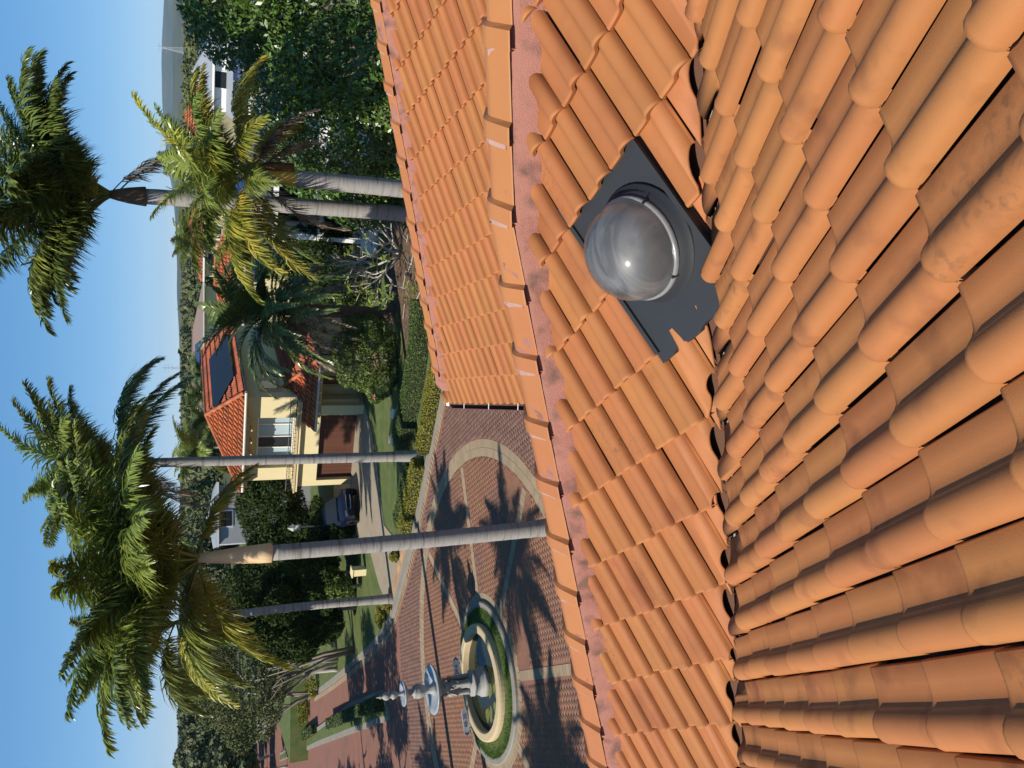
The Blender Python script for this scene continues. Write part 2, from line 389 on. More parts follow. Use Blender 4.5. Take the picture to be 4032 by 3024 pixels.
for x, y, a, o in cells[:300]:
    p = obj('paver', red_me, road, (x, y, 0.004)); p.rotation_euler = (0, 0, a)
for flag, m in ((False, PAVER), (True, PAVER_B)):
    sub = np.array([(x, y, a) for x, y, a, o in cells[300:] if o == flag])
    if not len(sub): continue
    base = np.array([v.co[:] for v in red_me.vertices]); fc = np.array([p.vertices[:] for p in red_me.polygons])
    c, s = np.cos(sub[:, 2])[:, None], np.sin(sub[:, 2])[:, None]
    V = np.stack([sub[:, :1] + c * base[:, 0] - s * base[:, 1], sub[:, 1:2] + s * base[:, 0] + c * base[:, 1],
                  np.repeat(base[None, :, 2] + 0.004, len(sub), 0) + rng.normal(0, 0.0012, (len(sub), 1))], 2)
    F = fc[None] + (np.arange(len(sub)) * len(base))[:, None, None]
    stuff(obj('paver_field', npmesh('paver_field', V, F.reshape(-1, 4), m), road))
# cream bands: a double ring, the spokes, the line along the kerb
band = []
for r in (RING0 + 0.15, RING1 - 0.15):
    n = int(2 * math.pi * r / 0.205)
    for i in range(n):
        a = 2 * math.pi * i / n; band.append((CX + r * math.sin(a), CY + r * math.cos(a), -a))
for a in RAD:
    a = math.radians(a)
    for k in range(int((RING0 - 2.84) / 0.205)):
        r = 2.94 + k * 0.205; band.append((CX + r * math.sin(a), CY + r * math.cos(a), math.pi / 2 - a))
n = int(2 * math.pi * 2.69 / 0.205)
for i in range(n):
    a = 2 * math.pi * i / n; band.append((CX + 2.69 * math.sin(a), CY + 2.69 * math.cos(a), -a))
kd = dense(offset(KS, -0.2 * sidek), 0.205)
for p, q in zip(kd[:-1], kd[1:]):
    if p[1] < 60: band.append((p[0], p[1], math.atan2(q[1] - p[1], q[0] - p[0])))
band = [c for c in band if visible((c[0], c[1], 0), 0.08) and c[1] > 16 and inside(c[:2], road_poly)]
band.sort(key=lambda c: c[0] ** 2 + c[1] ** 2)
band_small = band[300:]
for x, y, a in band[:300]:
    p = obj('cream_paver', cream_me, road, (x, y, 0.005)); p.rotation_euler = (0, 0, a)
if band_small:
    bb = MB(); vs = [v.co[:] for v in cream_me.vertices]; fs = [p.vertices[:] for p in cream_me.polygons]
    for x, y, a in band_small:
        c, s = math.cos(a), math.sin(a); bb.add([(x + c * p[0] - s * p[1], y + s * p[0] + c * p[1], 0.005 + p[2]) for p in vs], fs)
    stuff(bb.build('cream_paver_field', PAVER_C, road))

# ------------------------------------------------------------------ the roof the photograph is taken from
TW, TG = 0.205, 0.35432
PITCH = math.radians(26.13)
def axes(right, fall, nrm): return np.array(right), np.array(fall), np.array(nrm)
AX_A = axes((0.90725, 0.42059, 0), (-0.3776, 0.81453, -0.44042), (-0.18523, 0.39957, 0.89779))
AX_B = axes((-0.42059, 0.90725, 0), (-0.81453, -0.3776, -0.44042), (-0.39957, -0.18523, 0.89779))
AX_C = axes((-0.02188, 0.99976, 0), (-0.89758, -0.01964, -0.44042), (-0.44031, -0.00964, 0.89779))
AX_D = axes((0.90725, 0.42059, 0), (-0.3776, 0.81453, -0.44042), (-0.18523, 0.39957, 0.89779))
T_A = EYE + np.array([-0.01928, 1.24142, -1.45031]) - AX_A[0] * TW * 0.57
T_B = EYE + np.array([-0.03584, 3.31199, -1.95893])
T_C = EYE + np.array([3.01102, 5.93331, -1.89232])
PROF = [(-0.006, -0.006), (-0.003, 0.015), (0.005, 0.0275), (0.017, 0.0355), (0.033, 0.0400), (0.050, 0.0390), (0.064, 0.0335), (0.076, 0.0240), (0.087, 0.0130), (0.099, 0.0055), (0.118, 0.0015), (0.140, 0.0), (0.186, 0.0), (0.190, -0.004), (0.1925, -0.022)]
LIFT = 0.033
def tile_arrays(full=True):
    P = PROF if full else [(0, 0.0), (0.012, 0.044), (0.045, 0.062), (0.08, 0.044), (0.105, 0.004), (0.203, 0.0)]
    V, F, SM = [], [], []
    n = len(P)
    rows = [(-TG - 0.045, 0.0), (-0.024, 0.0), (-0.015, 0.0028), (-0.004, 0.0022), (0.0, -0.004)] if full else [(-TG - 0.03, 0.0), (0.0, 0.0)]
    for s, dz in rows:
        for x, z in P: V.append((x, s, z + (LIFT if full else 0.07) * (s / TG) + dz))
    for r in range(len(rows) - 1):
        for i in range(n - 1): F.append((r * n + i, r * n + n + i, r * n + n + i + 1, r * n + i + 1)); SM.append(True)
    b0 = len(V)
    for x, z in P: V.append((x, 0.0, z + rows[-1][1]))
    for x, z in P: V.append((x, -0.003, z - (0.027 if full else 0.055)))
    for i in range(n - 1): F.append((b0 + i, b0 + n + i, b0 + n + i + 1, b0 + i + 1)); SM.append(True)
    # right hand end of the pan
    return np.array(V), F, SM
TV, TF, TS = tile_arrays()
def tile_mesh(m):
    me = bpy.data.meshes.new('tile'); me.from_pydata([tuple(v) for v in TV], [], [f[::-1] for f in TF]); me.polygons.foreach_set('use_smooth', TS); me.materials.append(m); me.update(); return me
TM = {'A': tile_mesh(TILE_A), 'B': tile_mesh(TILE)}
house = thing('tiled_house', 'orange terracotta tiled roof with ridge caps filling the near part of the picture', 'roof')
def frame(ax, p):
    m = Matrix.Identity(4)
    for r in range(3):
        m[r][0] = ax[0][r]; m[r][1] = ax[1][r]; m[r][2] = ax[2][r]; m[r][3] = p[r]
    return m
VAL_P = EYE + np.array([1.3710, 2.1572, -1.5710]); VAL_D = np.array([0.88707, -0.32512, 0.32772])
KINK = EYE + np.array([0.836, 3.584, -1.520]); HIP_P = KINK; HIP_D = np.array([-0.8871, 0.3251, -0.3277])
HIP1_P = EYE + np.array([1.652, 3.054, -1.280]); HIP1_D = (KINK - HIP1_P) / np.linalg.norm(KINK - HIP1_P); HIP1_L = float(np.linalg.norm(KINK - HIP1_P))
# the hip of the far wing
HIPC_P = EYE + np.array([3.51, 6.952, -1.665]); _d = AX_C[1] + np.array([-0.02188, 0.99976, 0]) * math.cos(PITCH); HIPC_D = _d / np.linalg.norm(_d)
def side2(d, flip):
    n = np.array([-d[1], d[0]]); n /= np.linalg.norm(n); return n * flip
nV = side2(VAL_D, 1); nV = nV if nV @ (T_B - VAL_P)[:2] > 0 else -nV           # towards slope B
nH = side2(HIP_D, 1); nH = nH if nH @ (T_B - HIP_P)[:2] > 0 else -nH
nH1 = side2(HIP1_D, 1); nH1 = nH1 if nH1 @ (T_B - HIP1_P)[:2] > 0 else -nH1
nC = side2(HIPC_D, 1); nC = nC if nC @ (T_C - HIPC_P)[:2] > 0 else -nC
def proj_ok(p, m):
    q = RM.T @ (p - EYE)
    if q[2] < 0.12: return False
    u, v = q[0] / q[2] * FPX + 1512, q[1] / q[2] * FPX + 2016
    return -3024 * m < u < 3024 * (1 + m) and -4032 * m < v < 4032 * (1 + m)
# holes: the skylight takes the place of these tiles of slope B
def skyhole(c, r): return (c in (-5, -4, -3) and r in (0, -1))
jobs = []
def collect(key, T, ax, cr, rr, clips, margin):
    for c in range(*cr):
        for r in range(*rr):
            o = T + ax[0] * (c * TW) + ax[1] * (r * TG)
            if key == 'B' and skyhole(c, r): continue
            cor = [o + ax[0] * x + ax[1] * y for x in (0, TW) for y in (0, -TG)]
            if not any(proj_ok(q, margin) for q in cor): continue
            st = 0; use = []
            for P0, n2, off in clips:
                d = [n2 @ (q - P0)[:2] - off for q in cor]
                if max(d) < 0.004: st = 2; break
                if min(d) < 0.06: st = 1; use.append((P0, n2, off))
            if st == 2: continue
            depth = (RM.T @ (o - EYE))[2]
            seen = any(proj_ok(q, 0.0) for q in cor)
            jobs.append((0 if seen else 1, depth, key, c, r, o, ax, use))
collect('A', T_A, AX_A, (-40, 14), (-4, 22), [(VAL_P, -nV, 0.002)], 0.22)
collect('B', T_B, AX_B, (-14, 24), (-16, 16), [(VAL_P, nV, 0.030), (HIP_P, nH, 0.03), (HIP1_P, nH1, 0.03)], 0.22)
collect('C', T_C, AX_C, (-20, 30), (-14, 11), [(HIPC_P, nC, 0.03)], 0.18)
jobs.sort(key=lambda j: (j[0], j[1]))
slopes = {}
for key, T, ax, ext in (('A', T_A, AX_A, (-9, 4, -1.6, 9)), ('B', T_B, AX_B, (-3.4, 6.5, -6, 6.5)), ('C', T_C, AX_C, (-5, 7, -5.5, 3.66))):
    x0, x1, y0, y1 = ext
    bm = bmesh.new()
    vs = [bm.verts.new(T + ax[0] * x + ax[1] * y - ax[2] * 0.055) for x, y in ((x0, y0), (x1, y0), (x1, y1), (x0, y1))]
    bm.faces.new(vs)
    cl = {'A': [(VAL_P, -nV, 0.03)], 'B': [(VAL_P, nV, 0.04), (HIP_P, nH, 0.0), (HIP1_P, nH1, 0.0)], 'C': [(HIPC_P, nC, 0.0)]}[key]
    for P0, n2, off in cl:
        g = bm.verts[:] + bm.edges[:] + bm.faces[:]
        bmesh.ops.bisect_plane(bm, geom=g, plane_co=(P0[0] + n2[0] * off, P0[1] + n2[1] * off, 0), plane_no=(n2[0], n2[1], 0), clear_inner=True)
    me = bpy.data.meshes.new('roof_slope'); bm.to_mesh(me); bm.free(); me.materials.append(UNDER)
    slopes[key] = obj('roof_slope', me, house)
rr_ = random.Random(3)
mass = {'A': ([], []), 'B': ([], []), 'C': ([], [])}
for idx, (seen, depth, key, c, r, o, ax, use) in enumerate(jobs):
    mt = TILE_A if key == 'A' else TILE
    jit = ax[0] * rr_.gauss(0, 0.0018) + ax[1] * rr_.gauss(0, 0.003) + ax[2] * rr_.gauss(0, 0.0012)
    M4 = frame(ax, o + jit) @ Matrix.Rotation(rr_.gauss(0, 0.007), 4, 'Z') @ Matrix.Rotation(rr_.gauss(0, 0.006), 4, 'Y')
    single = idx < 300
    if use:
        bm = bmesh.new(); vv = [bm.verts.new(M4 @ Vector(v)) for v in TV]
        for f, s in zip(TF, TS): bm.faces.new([vv[i] for i in f[::-1]]).smooth = s
        for P0, n2, off in use:
            valley = P0 is VAL_P
            a = rr_.gauss(0, 0.12 if valley else 0.0); n3 = np.array([n2[0] * math.cos(a) - n2[1] * math.sin(a), n2[0] * math.sin(a) + n2[1] * math.cos(a)])
            # swing each cut about the point of the line nearest the tile, so the cut edge wanders as hand cut tiles do
            mid = np.array((M4 @ Vector((TW / 2, -TG / 2, 0)))[:2]); foot = mid - n2 * (n2 @ (mid - P0[:2]))
            of = off + (rr_.uniform(-0.018, 0.02) if valley else 0)
            g = bm.verts[:] + bm.edges[:] + bm.faces[:]
            res = bmesh.ops.bisect_plane(bm, geom=g, plane_co=(foot[0] + n3[0] * of, foot[1] + n3[1] * of, 0), plane_no=(n3[0], n3[1], 0), clear_inner=True)
            ce = [e for e in res['geom_cut'] if isinstance(e, bmesh.types.BMEdge)]
            if ce:
                ex = bmesh.ops.extrude_edge_only(bm, edges=ce)
                nv = [v for v in ex['geom'] if isinstance(v, bmesh.types.BMVert)]
                bmesh.ops.translate(bm, verts=nv, vec=Vector(ax[2]) * -0.014 + Vector((n3[0], n3[1], 0)) * 0.002)
        if not bm.faces: bm.free(); continue
        if single:
            me = bpy.data.meshes.new('tile'); bm.to_mesh(me); me.materials.append(mt); obj('tile', me, slopes[key])
        else:
            V0, F0 = mass[key]; n0 = len(V0); bm.verts.index_update()
            V0 += [v.co[:] for v in bm.verts]; F0 += [tuple(v.index + n0 for v in f.verts) for f in bm.faces]
        bm.free()
    elif single:
        t = obj('tile', TM['A' if key == 'A' else 'B'], slopes[key]); t.matrix_world = M4
    else:
        V0, F0 = mass[key]; n0 = len(V0)
        V0 += [tuple(M4 @ Vector(v)) for v in TV]; F0 += [tuple(i + n0 for i in f[::-1]) for f in TF]
for key, (V0, F0) in mass.items():
    if F0:
        me = bpy.data.meshes.new('tile_field'); me.from_pydata(V0, [], F0); me.update(); me.materials.append(TILE_MASS)
        me.polygons.foreach_set('use_smooth', [True] * len(F0)); stuff(obj('tile_field', me, slopes[key]))
# far faces of the two hips, out of sight from here but there from a step aside
def back_slope(P0, D, fall, L0, L1, run):
    p0, p1 = P0 + D * L0, P0 + D * L1
    b_ = MB().slab([p0 - np.array([0, 0, .05]), p1 - np.array([0, 0, .05]), p1 + fall * run - np.array([0, 0, .05]), p0 + fall * run - np.array([0, 0, .05])], 0.03)
    return b_.build('roof_slope', TILE_MASS, house)
back_slope(HIP_P, HIP_D, AX_D[1], 0.0, 7.5, 1.6); back_slope(HIP1_P, HIP1_D, AX_D[1], -2.0, HIP1_L, 1.6)
back_slope(HIPC_P, HIPC_D, np.array([0.02 * .9, 0.8976, -0.4404]), -3.0, 5.0, 1.5)

V0, F0 = [], []
for c in range(-46, 6):
    for r in range(-14, 12):
        o = KINK + AX_D[0] * (c * TW) + AX_D[1] * (r * TG + 0.05); d = -(nH @ (o + AX_D[1] * (-TG / 2) - HIP_P)[:2])
        if d < 0.06 or d > 1.3 or (o - KINK) @ HIP_D < -0.1: continue
        M4 = frame(AX_D, o); n0 = len(V0); V0 += [tuple(M4 @ Vector(v)) for v in TV]; F0 += [tuple(i + n0 for i in f[::-1]) for f in TF]
me = bpy.data.meshes.new('tile_field'); me.from_pydata(V0, [], F0); me.update(); me.materials.append(TILE_MASS); me.polygons.foreach_set('use_smooth', [True] * len(F0)); stuff(obj('tile_field', me, house))
# ridge caps with their mortar bedding along a hip
def hip_caps(P0, D, nside, s0, s1, pitch, key, half=0.142, drop=0.060, seed=1):
    rg = random.Random(seed)
    n3 = np.array([nside[0], nside[1], 0.0]); up = np.cross(n3, D); up /= np.linalg.norm(up); up = up if up[2] > 0 else -up
    sd = np.cross(up, D); sd = sd if sd @ n3 > 0 else -sd
    n = int((s1 - s0) / pitch)
    capm = None
    cross = [(-half, -drop), (-half * .97, -drop + .006), (-0.040, -0.006), (-0.022, 0.0015), (0.0, 0.004), (0.022, 0.0015), (0.040, -0.006), (half * .97, -drop + .006), (half, -drop)]
    # along: 0 = upper end, pitch = lower end, where a raised collar laps the next cap
    rows = [(-0.02, 0.0, 1.0), (pitch * 0.74, 0.0, 1.0), (pitch * 0.78, 0.022, 1.17), (pitch * 0.985, 0.025, 1.20), (pitch * 0.995, 0.014, 1.16)]
    def make():
        V, F = [], []; m = len(cross)
        for s, dz, k in rows:
            for x, z in cross: V.append((x * k, s, z + dz))
        for r in range(len(rows) - 1):
            for i in range(m - 1): F.append((r * m + i, r * m + i + 1, r * m + m + i + 1, r * m + m + i))
        b0 = len(V); s, dz, k = rows[-1]
        for x, z in cross: V.append((x * k, s, z + dz))
        for x, z in cross: V.append((x * k * .9, s - 0.004, z + dz - 0.02))
        for i in range(m - 1): F.append((b0 + i, b0 + i + 1, b0 + m + i + 1, b0 + m + i))
        me = bpy.data.meshes.new('ridge_cap'); me.from_pydata(V, [], F); me.update(); me.materials.append(CAP); return me
    capm = make()
    lift = 0.105
    for i in range(n):
        s = s0 + i * pitch + rg.gauss(0, 0.006)
        p = P0 + D * s + up * (lift + rg.gauss(0, 0.002) )
        m4 = Matrix.Identity(4)
        for r in range(3):
            m4[r][0] = sd[r]; m4[r][1] = D[r]; m4[r][2] = up[r]; m4[r][3] = p[r]
        if np.linalg.det(np.array(m4.to_3x3())) < 0:
            for r in range(3): m4[r][0] = -sd[r]
        m4 = m4 @ Matrix.Rotation(rg.gauss(0, 0.012), 4, 'Z') @ Matrix.Rotation(-0.03, 4, 'X')
        o = obj('ridge_cap', capm, house); o.matrix_world = m4
        if i % 1 == 0:
            bm_ = MB(); q = p + D * (pitch + 0.008)
            bm_.tube([q + sd * (0.10 * k) - up * (0.052 * abs(k) + 0.006) + D * rg.gauss(0.0, 0.004) for k in (-1.1, -.6, -.2, .2, .6, 1.1)], 0.026, 6)
            bm_.build('mortar_joint', mat_joint, house)
    for sgn in (1, -1):
        V, F = [], []; N = int((s1 - s0) / 0.025); W = 7
        bed = [(0.030, 0.108), (0.110, 0.108), (0.137, 0.098), (0.150, 0.074), (0.163, 0.046), (0.174, 0.016), (0.178, -0.03)]
        tn = math.tan(PITCH)
        wv = np.convolve(rng.normal(0, 1, N + 40), np.hanning(9) / 4.5, 'same'); wv2 = np.convolve(rng.normal(0, 1, N + 40), np.hanning(5) / 2.5, 'same')
        for i in range(N + 1):
            s = s0 - 0.05 + (s1 - s0 + 0.1) * i / N
            for j, (d, z) in enumerate(bed):
                k = max(0, j - 2) / 4
                dd = d + k * 0.024 * wv[i] + 0.003 * wv2[i]
                base = P0 + D * s + np.array([nside[0], nside[1], 0]) * (dd * sgn) - np.array([0, 0, 1]) * (dd * tn)
                V.append(base + up * (z + 0.005 * wv2[(i + j * 3) % N] * (j < 6) + k * 0.004 * wv[(i + 11) % N]))
        for i in range(N):
            for j in range(W - 1):
                F.append((i * W + j, i * W + j + 1, (i + 1) * W + j + 1, (i + 1) * W + j) if sgn > 0 else (i * W + j, (i + 1) * W + j, (i + 1) * W + j + 1, i * W + j + 1))
        obj('mortar_bed', npmesh('mortar_bed', V, F, MORTAR, True), house)
mat_joint = mat('pale_mortar_joint', (0.36, 0.22, 0.19), 0.9, 0.2, 20, bump=0.5, bscale=120)
hip_caps(HIP_P, HIP_D, nH, 0.02, 7.3, 0.397, 'B', seed=4)
hip_caps(HIP1_P, HIP1_D, nH1, HIP1_L - 6 * 0.397 - 0.02, HIP1_L - 0.01, 0.397, 'B', seed=5)
hip_caps(HIPC_P, HIPC_D, nC, -2.3, 5.05, 0.397, 'C', seed=9)

# valley metal under the cut tiles
b = MB(); P = []
for s in np.linspace(-6.5, 2.0, 40):
    c = VAL_P + VAL_D * s - np.array([0, 0, 0.105])
    for d, z in ((-0.17, 0.078), (-0.02, 0.0), (0.0, 0.012), (0.02, 0.0), (0.17, 0.078)): P.append(c + np.array([nV[0], nV[1], 0]) * d + np.array([0, 0, z]))
b.add(P, [(i * 5 + j, i * 5 + j + 1, i * 5 + 6 + j, i * 5 + 5 + j) for i in range(39) for j in range(4)])
b.build('valley_flashing', FLASH, house, True)
# broken scraps and mortar in the valley
for k in range(46):
    s = rr_.uniform(-4.6, 0.3); c = VAL_P + VAL_D * s - np.array([0, 0, 0.07]) + np.array([nV[0], nV[1], 0]) * rr_.uniform(0.0, 0.05)
    bb = MB(); r0 = rr_.uniform(0.006, 0.02)
    pts = [np.array([rr_.gauss(0, 1), rr_.gauss(0, 1), rr_.gauss(0, 1)]) for _ in range(6)]
    pts = [c + p / np.linalg.norm(p) * r0 for p in pts]
    bb.add(pts, [(0, 1, 2), (0, 2, 3), (0, 3, 4), (1, 2, 5), (2, 3, 5), (3, 4, 5), (0, 4, 1), (4, 5, 1)])
    bb.build('mortar_crumb', MORTAR if k % 3 else TILE, house)
b = MB(); P = []
wv = np.convolve(rng.normal(0, 1, 400), np.hanning(9) / 4, 'same')
for i, s in enumerate(np.linspace(-6.5, 2.0, 300)):
    c = VAL_P + VAL_D * s
    for d, z in ((-0.06, -0.055), (-0.012 + 0.006 * wv[i], -0.040), (-0.004 + 0.008 * wv[i], -0.075)): P.append(c + np.array([nV[0], nV[1], 0]) * d + np.array([0, 0, z - d * 0.0]))
b.add(P, [(i * 3 + j, i * 3 + j + 1, i * 3 + 4 + j, i * 3 + 3 + j) for i in range(299) for j in range(2)])
b.build('mortar_bed', MORTAR, house, True)

# gutter at the eave of the far wing
ge = T_C + AX_C[1] * (10 * TG + 0.02); ga = AX_C[0]; go = np.array([AX_C[1][0], AX_C[1][1], 0]); go /= np.linalg.norm(go)
def gut(prof, name, m, s0, s1):
    b = MB(); n = len(prof)
    for s in (s0, s1):
        for d, z in prof: b.v.append(tuple(ge + ga * s + go * d + np.array([0, 0, z])))
    b.f += [(i, i + 1, n + i + 1, n + i) for i in range(n - 1)]
    return b.build(name, m, house)
Y1 = 4.62
gut([(-0.055, -0.02), (-0.055, -0.13), (-0.04, -0.145), (0.045, -0.145), (0.058, -0.13), (0.058, -0.025)], 'gutter', GUTTER, -6, Y1)
gut([(0.058, -0.032), (0.058, -0.02), (0.070, -0.018), (0.070, -0.04), (0.062, -0.15), (0.0, -0.16)], 'gutter_lip', GUTTER_RED, -6, Y1)
for s in np.arange(-4.2, Y1, 0.9):
    MB().tube([ge + ga * s + go * -0.06 + np.array([0, 0, -0.015]), ge + ga * (s + 0.02) + go * 0.06 + np.array([0, 0, -0.02])], 0.005, 5).build('gutter_strap', WHITE, house)
MB().tube([ge + ga * (Y1 - .05) + go * -0.09, ge + ga * (Y1 - .02) + go * 0.02 + np.array([0, 0, -.03])], 0.03, 6).build('gutter_end', WHITE, house)
# walls under the roof
b = MB()
c0 = ge + go * -0.55 - np.array([0, 0, 0.2])
q = [c0 + ga * -6, c0 + ga * 4.0, c0 + ga * 4.0 - go * 6.0, c0 + ga * -6 - go * 6.0]
b.prism([(p[0], p[1]) for p in q], 0.0, float(c0[2]))
b.build('wall', CREAM, house)
h0 = HIP_P + HIP_D * 7.3; h1 = HIP1_P + HIP1_D * -1.5
q = [h0 + AX_D[1] * 0.9, h1 + AX_D[1] * 0.9, h1 - np.array([AX_D[1][0], AX_D[1][1], 0]) * 8, h0 - np.array([AX_D[1][0], AX_D[1][1], 0]) * 8]
b = MB(); b.prism([(p[0], p[1]) for p in q], 0.0, float(h0[2] - 1.1)); b.build('wall', CREAM, house)

# ------------------------------------------------------------------ tubular skylight
sky_t = thing('skylight', 'clear dusty dome skylight on a black flashing plate set into the tiles', 'skylight')
def bl(c, r, z=0.0): return T_B + AX_B[0] * (c * TW) + AX_B[1] * (r * TG) + AX_B[2] * z
def bpoly(pts, z0, z1, name, m):
    b = MB(); n = len(pts); zt = lambda r: -0.050 + (r + 2.35) * 0.0105
    top = [bl(c, r, z1 + zt(r)) for c, r in pts]; bot = [bl(c, r, z0 + zt(r)) for c, r in pts]
    b.add(top + bot, [tuple(range(n))[::-1], tuple(range(n, 2 * n))] + [(i, i + n, (i + 1) % n + n, (i + 1) % n) for i in range(n)])
    return b.build(name, m, sky_t)
NB = 66
edge = []
for i in range(NB + 1):
    c = -4.98 + 2.96 * i / NB; fr = (c % 1.0); dip = 0.045 * max(0.0, math.cos((fr - 0.22) / 0.30 * math.pi / 2)) ** 0.5 if abs(fr - 0.22) < 0.30 else 0.0
    edge.append((c, 0.14 - dip))
bpoly([(-4.98, -2.35), (-2.02, -2.35)] + [e for e in edge[::-1]], -0.012, 0.026, 'flashing_plate', RUBBER)
for c in (-4.93, -2.09):
    bpoly([(c - .06, -2.3), (c + .06, -2.3), (c + .06, 0.0), (c - .06, 0.0)], 0.026, 0.040, 'plate_rib', RUBBER)
DC = (-3.62, -1.08)
m4 = frame(AX_B, bl(*DC, -0.010))
def lathe_on(prof, name, m, n=40, smooth=True, lobes=0, amp=0):
    o = MB().lathe(prof, n, lobes=lobes, amp=amp).build(name, m, sky_t, smooth); o.matrix_world = m4; return o
lathe_on([(0.262, -0.002), (0.255, 0.010), (0.232, 0.022), (0.226, 0.052), (0.200, 0.06), (0.196, -0.03)], 'collar', RUBBER)
lathe_on([(0.221, 0.052), (0.225, 0.058), (0.224, 0.074), (0.216, 0.080), (0.208, 0.078)], 'dome_rim', mat('rim_acrylic', (0.20, 0.195, 0.19), 0.2, 0.1, 30, spec=0.6))
gl = bpy.data.materials.new('dusty_acrylic'); gl.use_nodes = True
N_, L_ = gl.node_tree.nodes, gl.node_tree.links
pb = N_['Principled BSDF']; pb.inputs['Base Color'].default_value = (0.12, 0.12, 0.125, 1); pb.inputs['Roughness'].default_value = 0.5; pb.inputs['Coat Weight'].default_value = 0.9; pb.inputs['Coat Roughness'].default_value = 0.11; pb.inputs['Specular IOR Level'].default_value = 0.7
tp = N_.new('ShaderNodeBsdfTransparent'); tp.inputs[0].default_value = (0.86, 0.87, 0.88, 1)
mx = N_.new('ShaderNodeMixShader'); g2 = N_.new('ShaderNodeNewGeometry'); nz = N_.new('ShaderNodeTexNoise'); nz.inputs['Scale'].default_value = 7; nz.inputs['Detail'].default_value = 8
mr = N_.new('ShaderNodeMapRange'); mr.inputs[1].default_value = 0.3; mr.inputs[2].default_value = 0.75; mr.inputs[3].default_value = 0.46; mr.inputs[4].default_value = 0.30
cr_ = N_.new('ShaderNodeValToRGB'); cr_.color_ramp.elements[0].position = 0.35; cr_.color_ramp.elements[0].color = (0.075, 0.072, 0.07, 1); cr_.color_ramp.elements[1].position = 0.72; cr_.color_ramp.elements[1].color = (0.20, 0.195, 0.185, 1)
nz2 = N_.new('ShaderNodeTexNoise'); nz2.inputs['Scale'].default_value = 5.5; nz2.inputs['Detail'].default_value = 10; nz2.inputs['Distortion'].default_value = 1.2; mp2 = N_.new('ShaderNodeMapping'); mp2.inputs['Scale'].default_value = (1.0, 2.6, 1.0)
L_.new(g2.outputs['Position'], mp2.inputs[0]); L_.new(mp2.outputs[0], nz2.inputs[0]); L_.new(nz2.outputs[0], cr_.inputs[0]); L_.new(cr_.outputs[0], pb.inputs['Base Color'])
L_.new(g2.outputs['Position'], nz.inputs[0]); L_.new(nz.outputs[0], mr.inputs[0]); L_.new(mr.outputs[0], mx.inputs[0])
L_.new(pb.outputs[0], mx.inputs[1]); L_.new(tp.outputs[0], mx.inputs[2]); L_.new(mx.outputs[0], N_['Material Output'].inputs[0])
DR, DH = 0.214, 0.20
lathe_on([(DR * math.cos(a) ** 0.92 if a < 1.56 else 0.004, 0.074 + DH * math.sin(a)) for a in np.linspace(0, math.pi / 2, 16)], 'dome', gl, 48)
lathe_on([(0.198, 0.05), (0.165, 0.015), (0.16, -0.10), (0.02, -0.12)], 'light_tube', mat('light_tube_wall', (0.34, 0.33, 0.31), 0.25, 0.35, 14, metal=0.6, stretch=(6, 6, 1)))
for a in (0.4, 2.0, 3.6, 5.2):
    o = MB().box(-0.004, 0.004, -0.004, 0.004, 0.05, 0.09).build('dome_clip', RUBBER, sky_t); o.matrix_world = m4 @ Matrix.Rotation(a, 4, 'Z') @ Matrix.Translation((0.222, 0, 0))

# ------------------------------------------------------------------ foliage builders
def leaf_mesh(name, C, NRM, size, m, seed=0, aspect=0.45, spread=0.9, droop=0.3, sv=0.3):
    """one folded leaf at every point of C, facing roughly along NRM"""
    g = np.random.default_rng(seed); n = len(C)
    N = NRM + g.normal(0, spread, (n, 3)); N[:, 2] += 0.25; N /= np.linalg.norm(N, axis=1)[:, None] + 1e-9
    T = g.normal(0, 1, (n, 3)); T[:, 2] -= droop; T -= N * (T * N).sum(1)[:, None]; T /= np.linalg.norm(T, axis=1)[:, None] + 1e-9
    B = np.cross(N, T); L = size * (1 + g.normal(0, sv, (n, 1))).clip(0.4, 1.9); W = L * aspect * 0.5
    V = np.stack([C - T * L * .5, C + B * W - N * W * .3, C + T * L * .5 - N * L * .12, C - B * W - N * W * .3], 1)
    F = np.array([[0, 1, 2], [0, 2, 3]])[None] + (np.arange(n) * 4)[:, None, None]
    return npmesh(name, V, F.reshape(-1, 3), m)
def blob_points(blobs, n, seed, lo=0.55, cut=0.75, clump=0, cr=0.3):
    g = np.random.default_rng(seed); B = np.array([list(c) + list(r) for c, r in blobs], float)
    area = (B[:, 3] * B[:, 4] + B[:, 4] * B[:, 5] + B[:, 3] * B[:, 5]); k = g.choice(len(B), n * 2, p=area / area.sum())
    D = g.normal(0, 1, (n * 2, 3)); D /= np.linalg.norm(D, axis=1)[:, None]
    rr = lo + (1 - lo) * g.random((n * 2, 1)) ** 0.6
    P = B[k, :3] + D * rr * B[k, 3:]
    keep = np.ones(len(P), bool)
    for j in range(len(B)):
        d = (((P - B[j, :3]) / B[j, 3:]) ** 2).sum(1); keep &= ~((d < cut * cut) & (k != j))
    P, D = P[keep][:n], D[keep][:n]
    if clump:
        q = g.integers(0, len(P), len(P)); cen = P[q % max(1, len(P) // clump)]; dn = D[q % max(1, len(P) // clump)]
        o = g.normal(0, cr, (len(P), 3)); P = cen + o; D = dn
    return P, D
def crown_blobs(c, r, n, sub, seed, up=0.0):
    g = np.random.default_rng(seed); out = [(c, tuple(x * 0.72 for x in r))]
    for _ in range(n):
        d = g.normal(0, 1, 3); d[2] += up; d /= np.linalg.norm(d); s = sub * (0.7 + 0.6 * g.random())
        out.append((tuple(c[i] + d[i] * r[i] * 0.72 for i in range(3)), (r[0] * s, r[1] * s, r[2] * s * 0.85)))
    return out
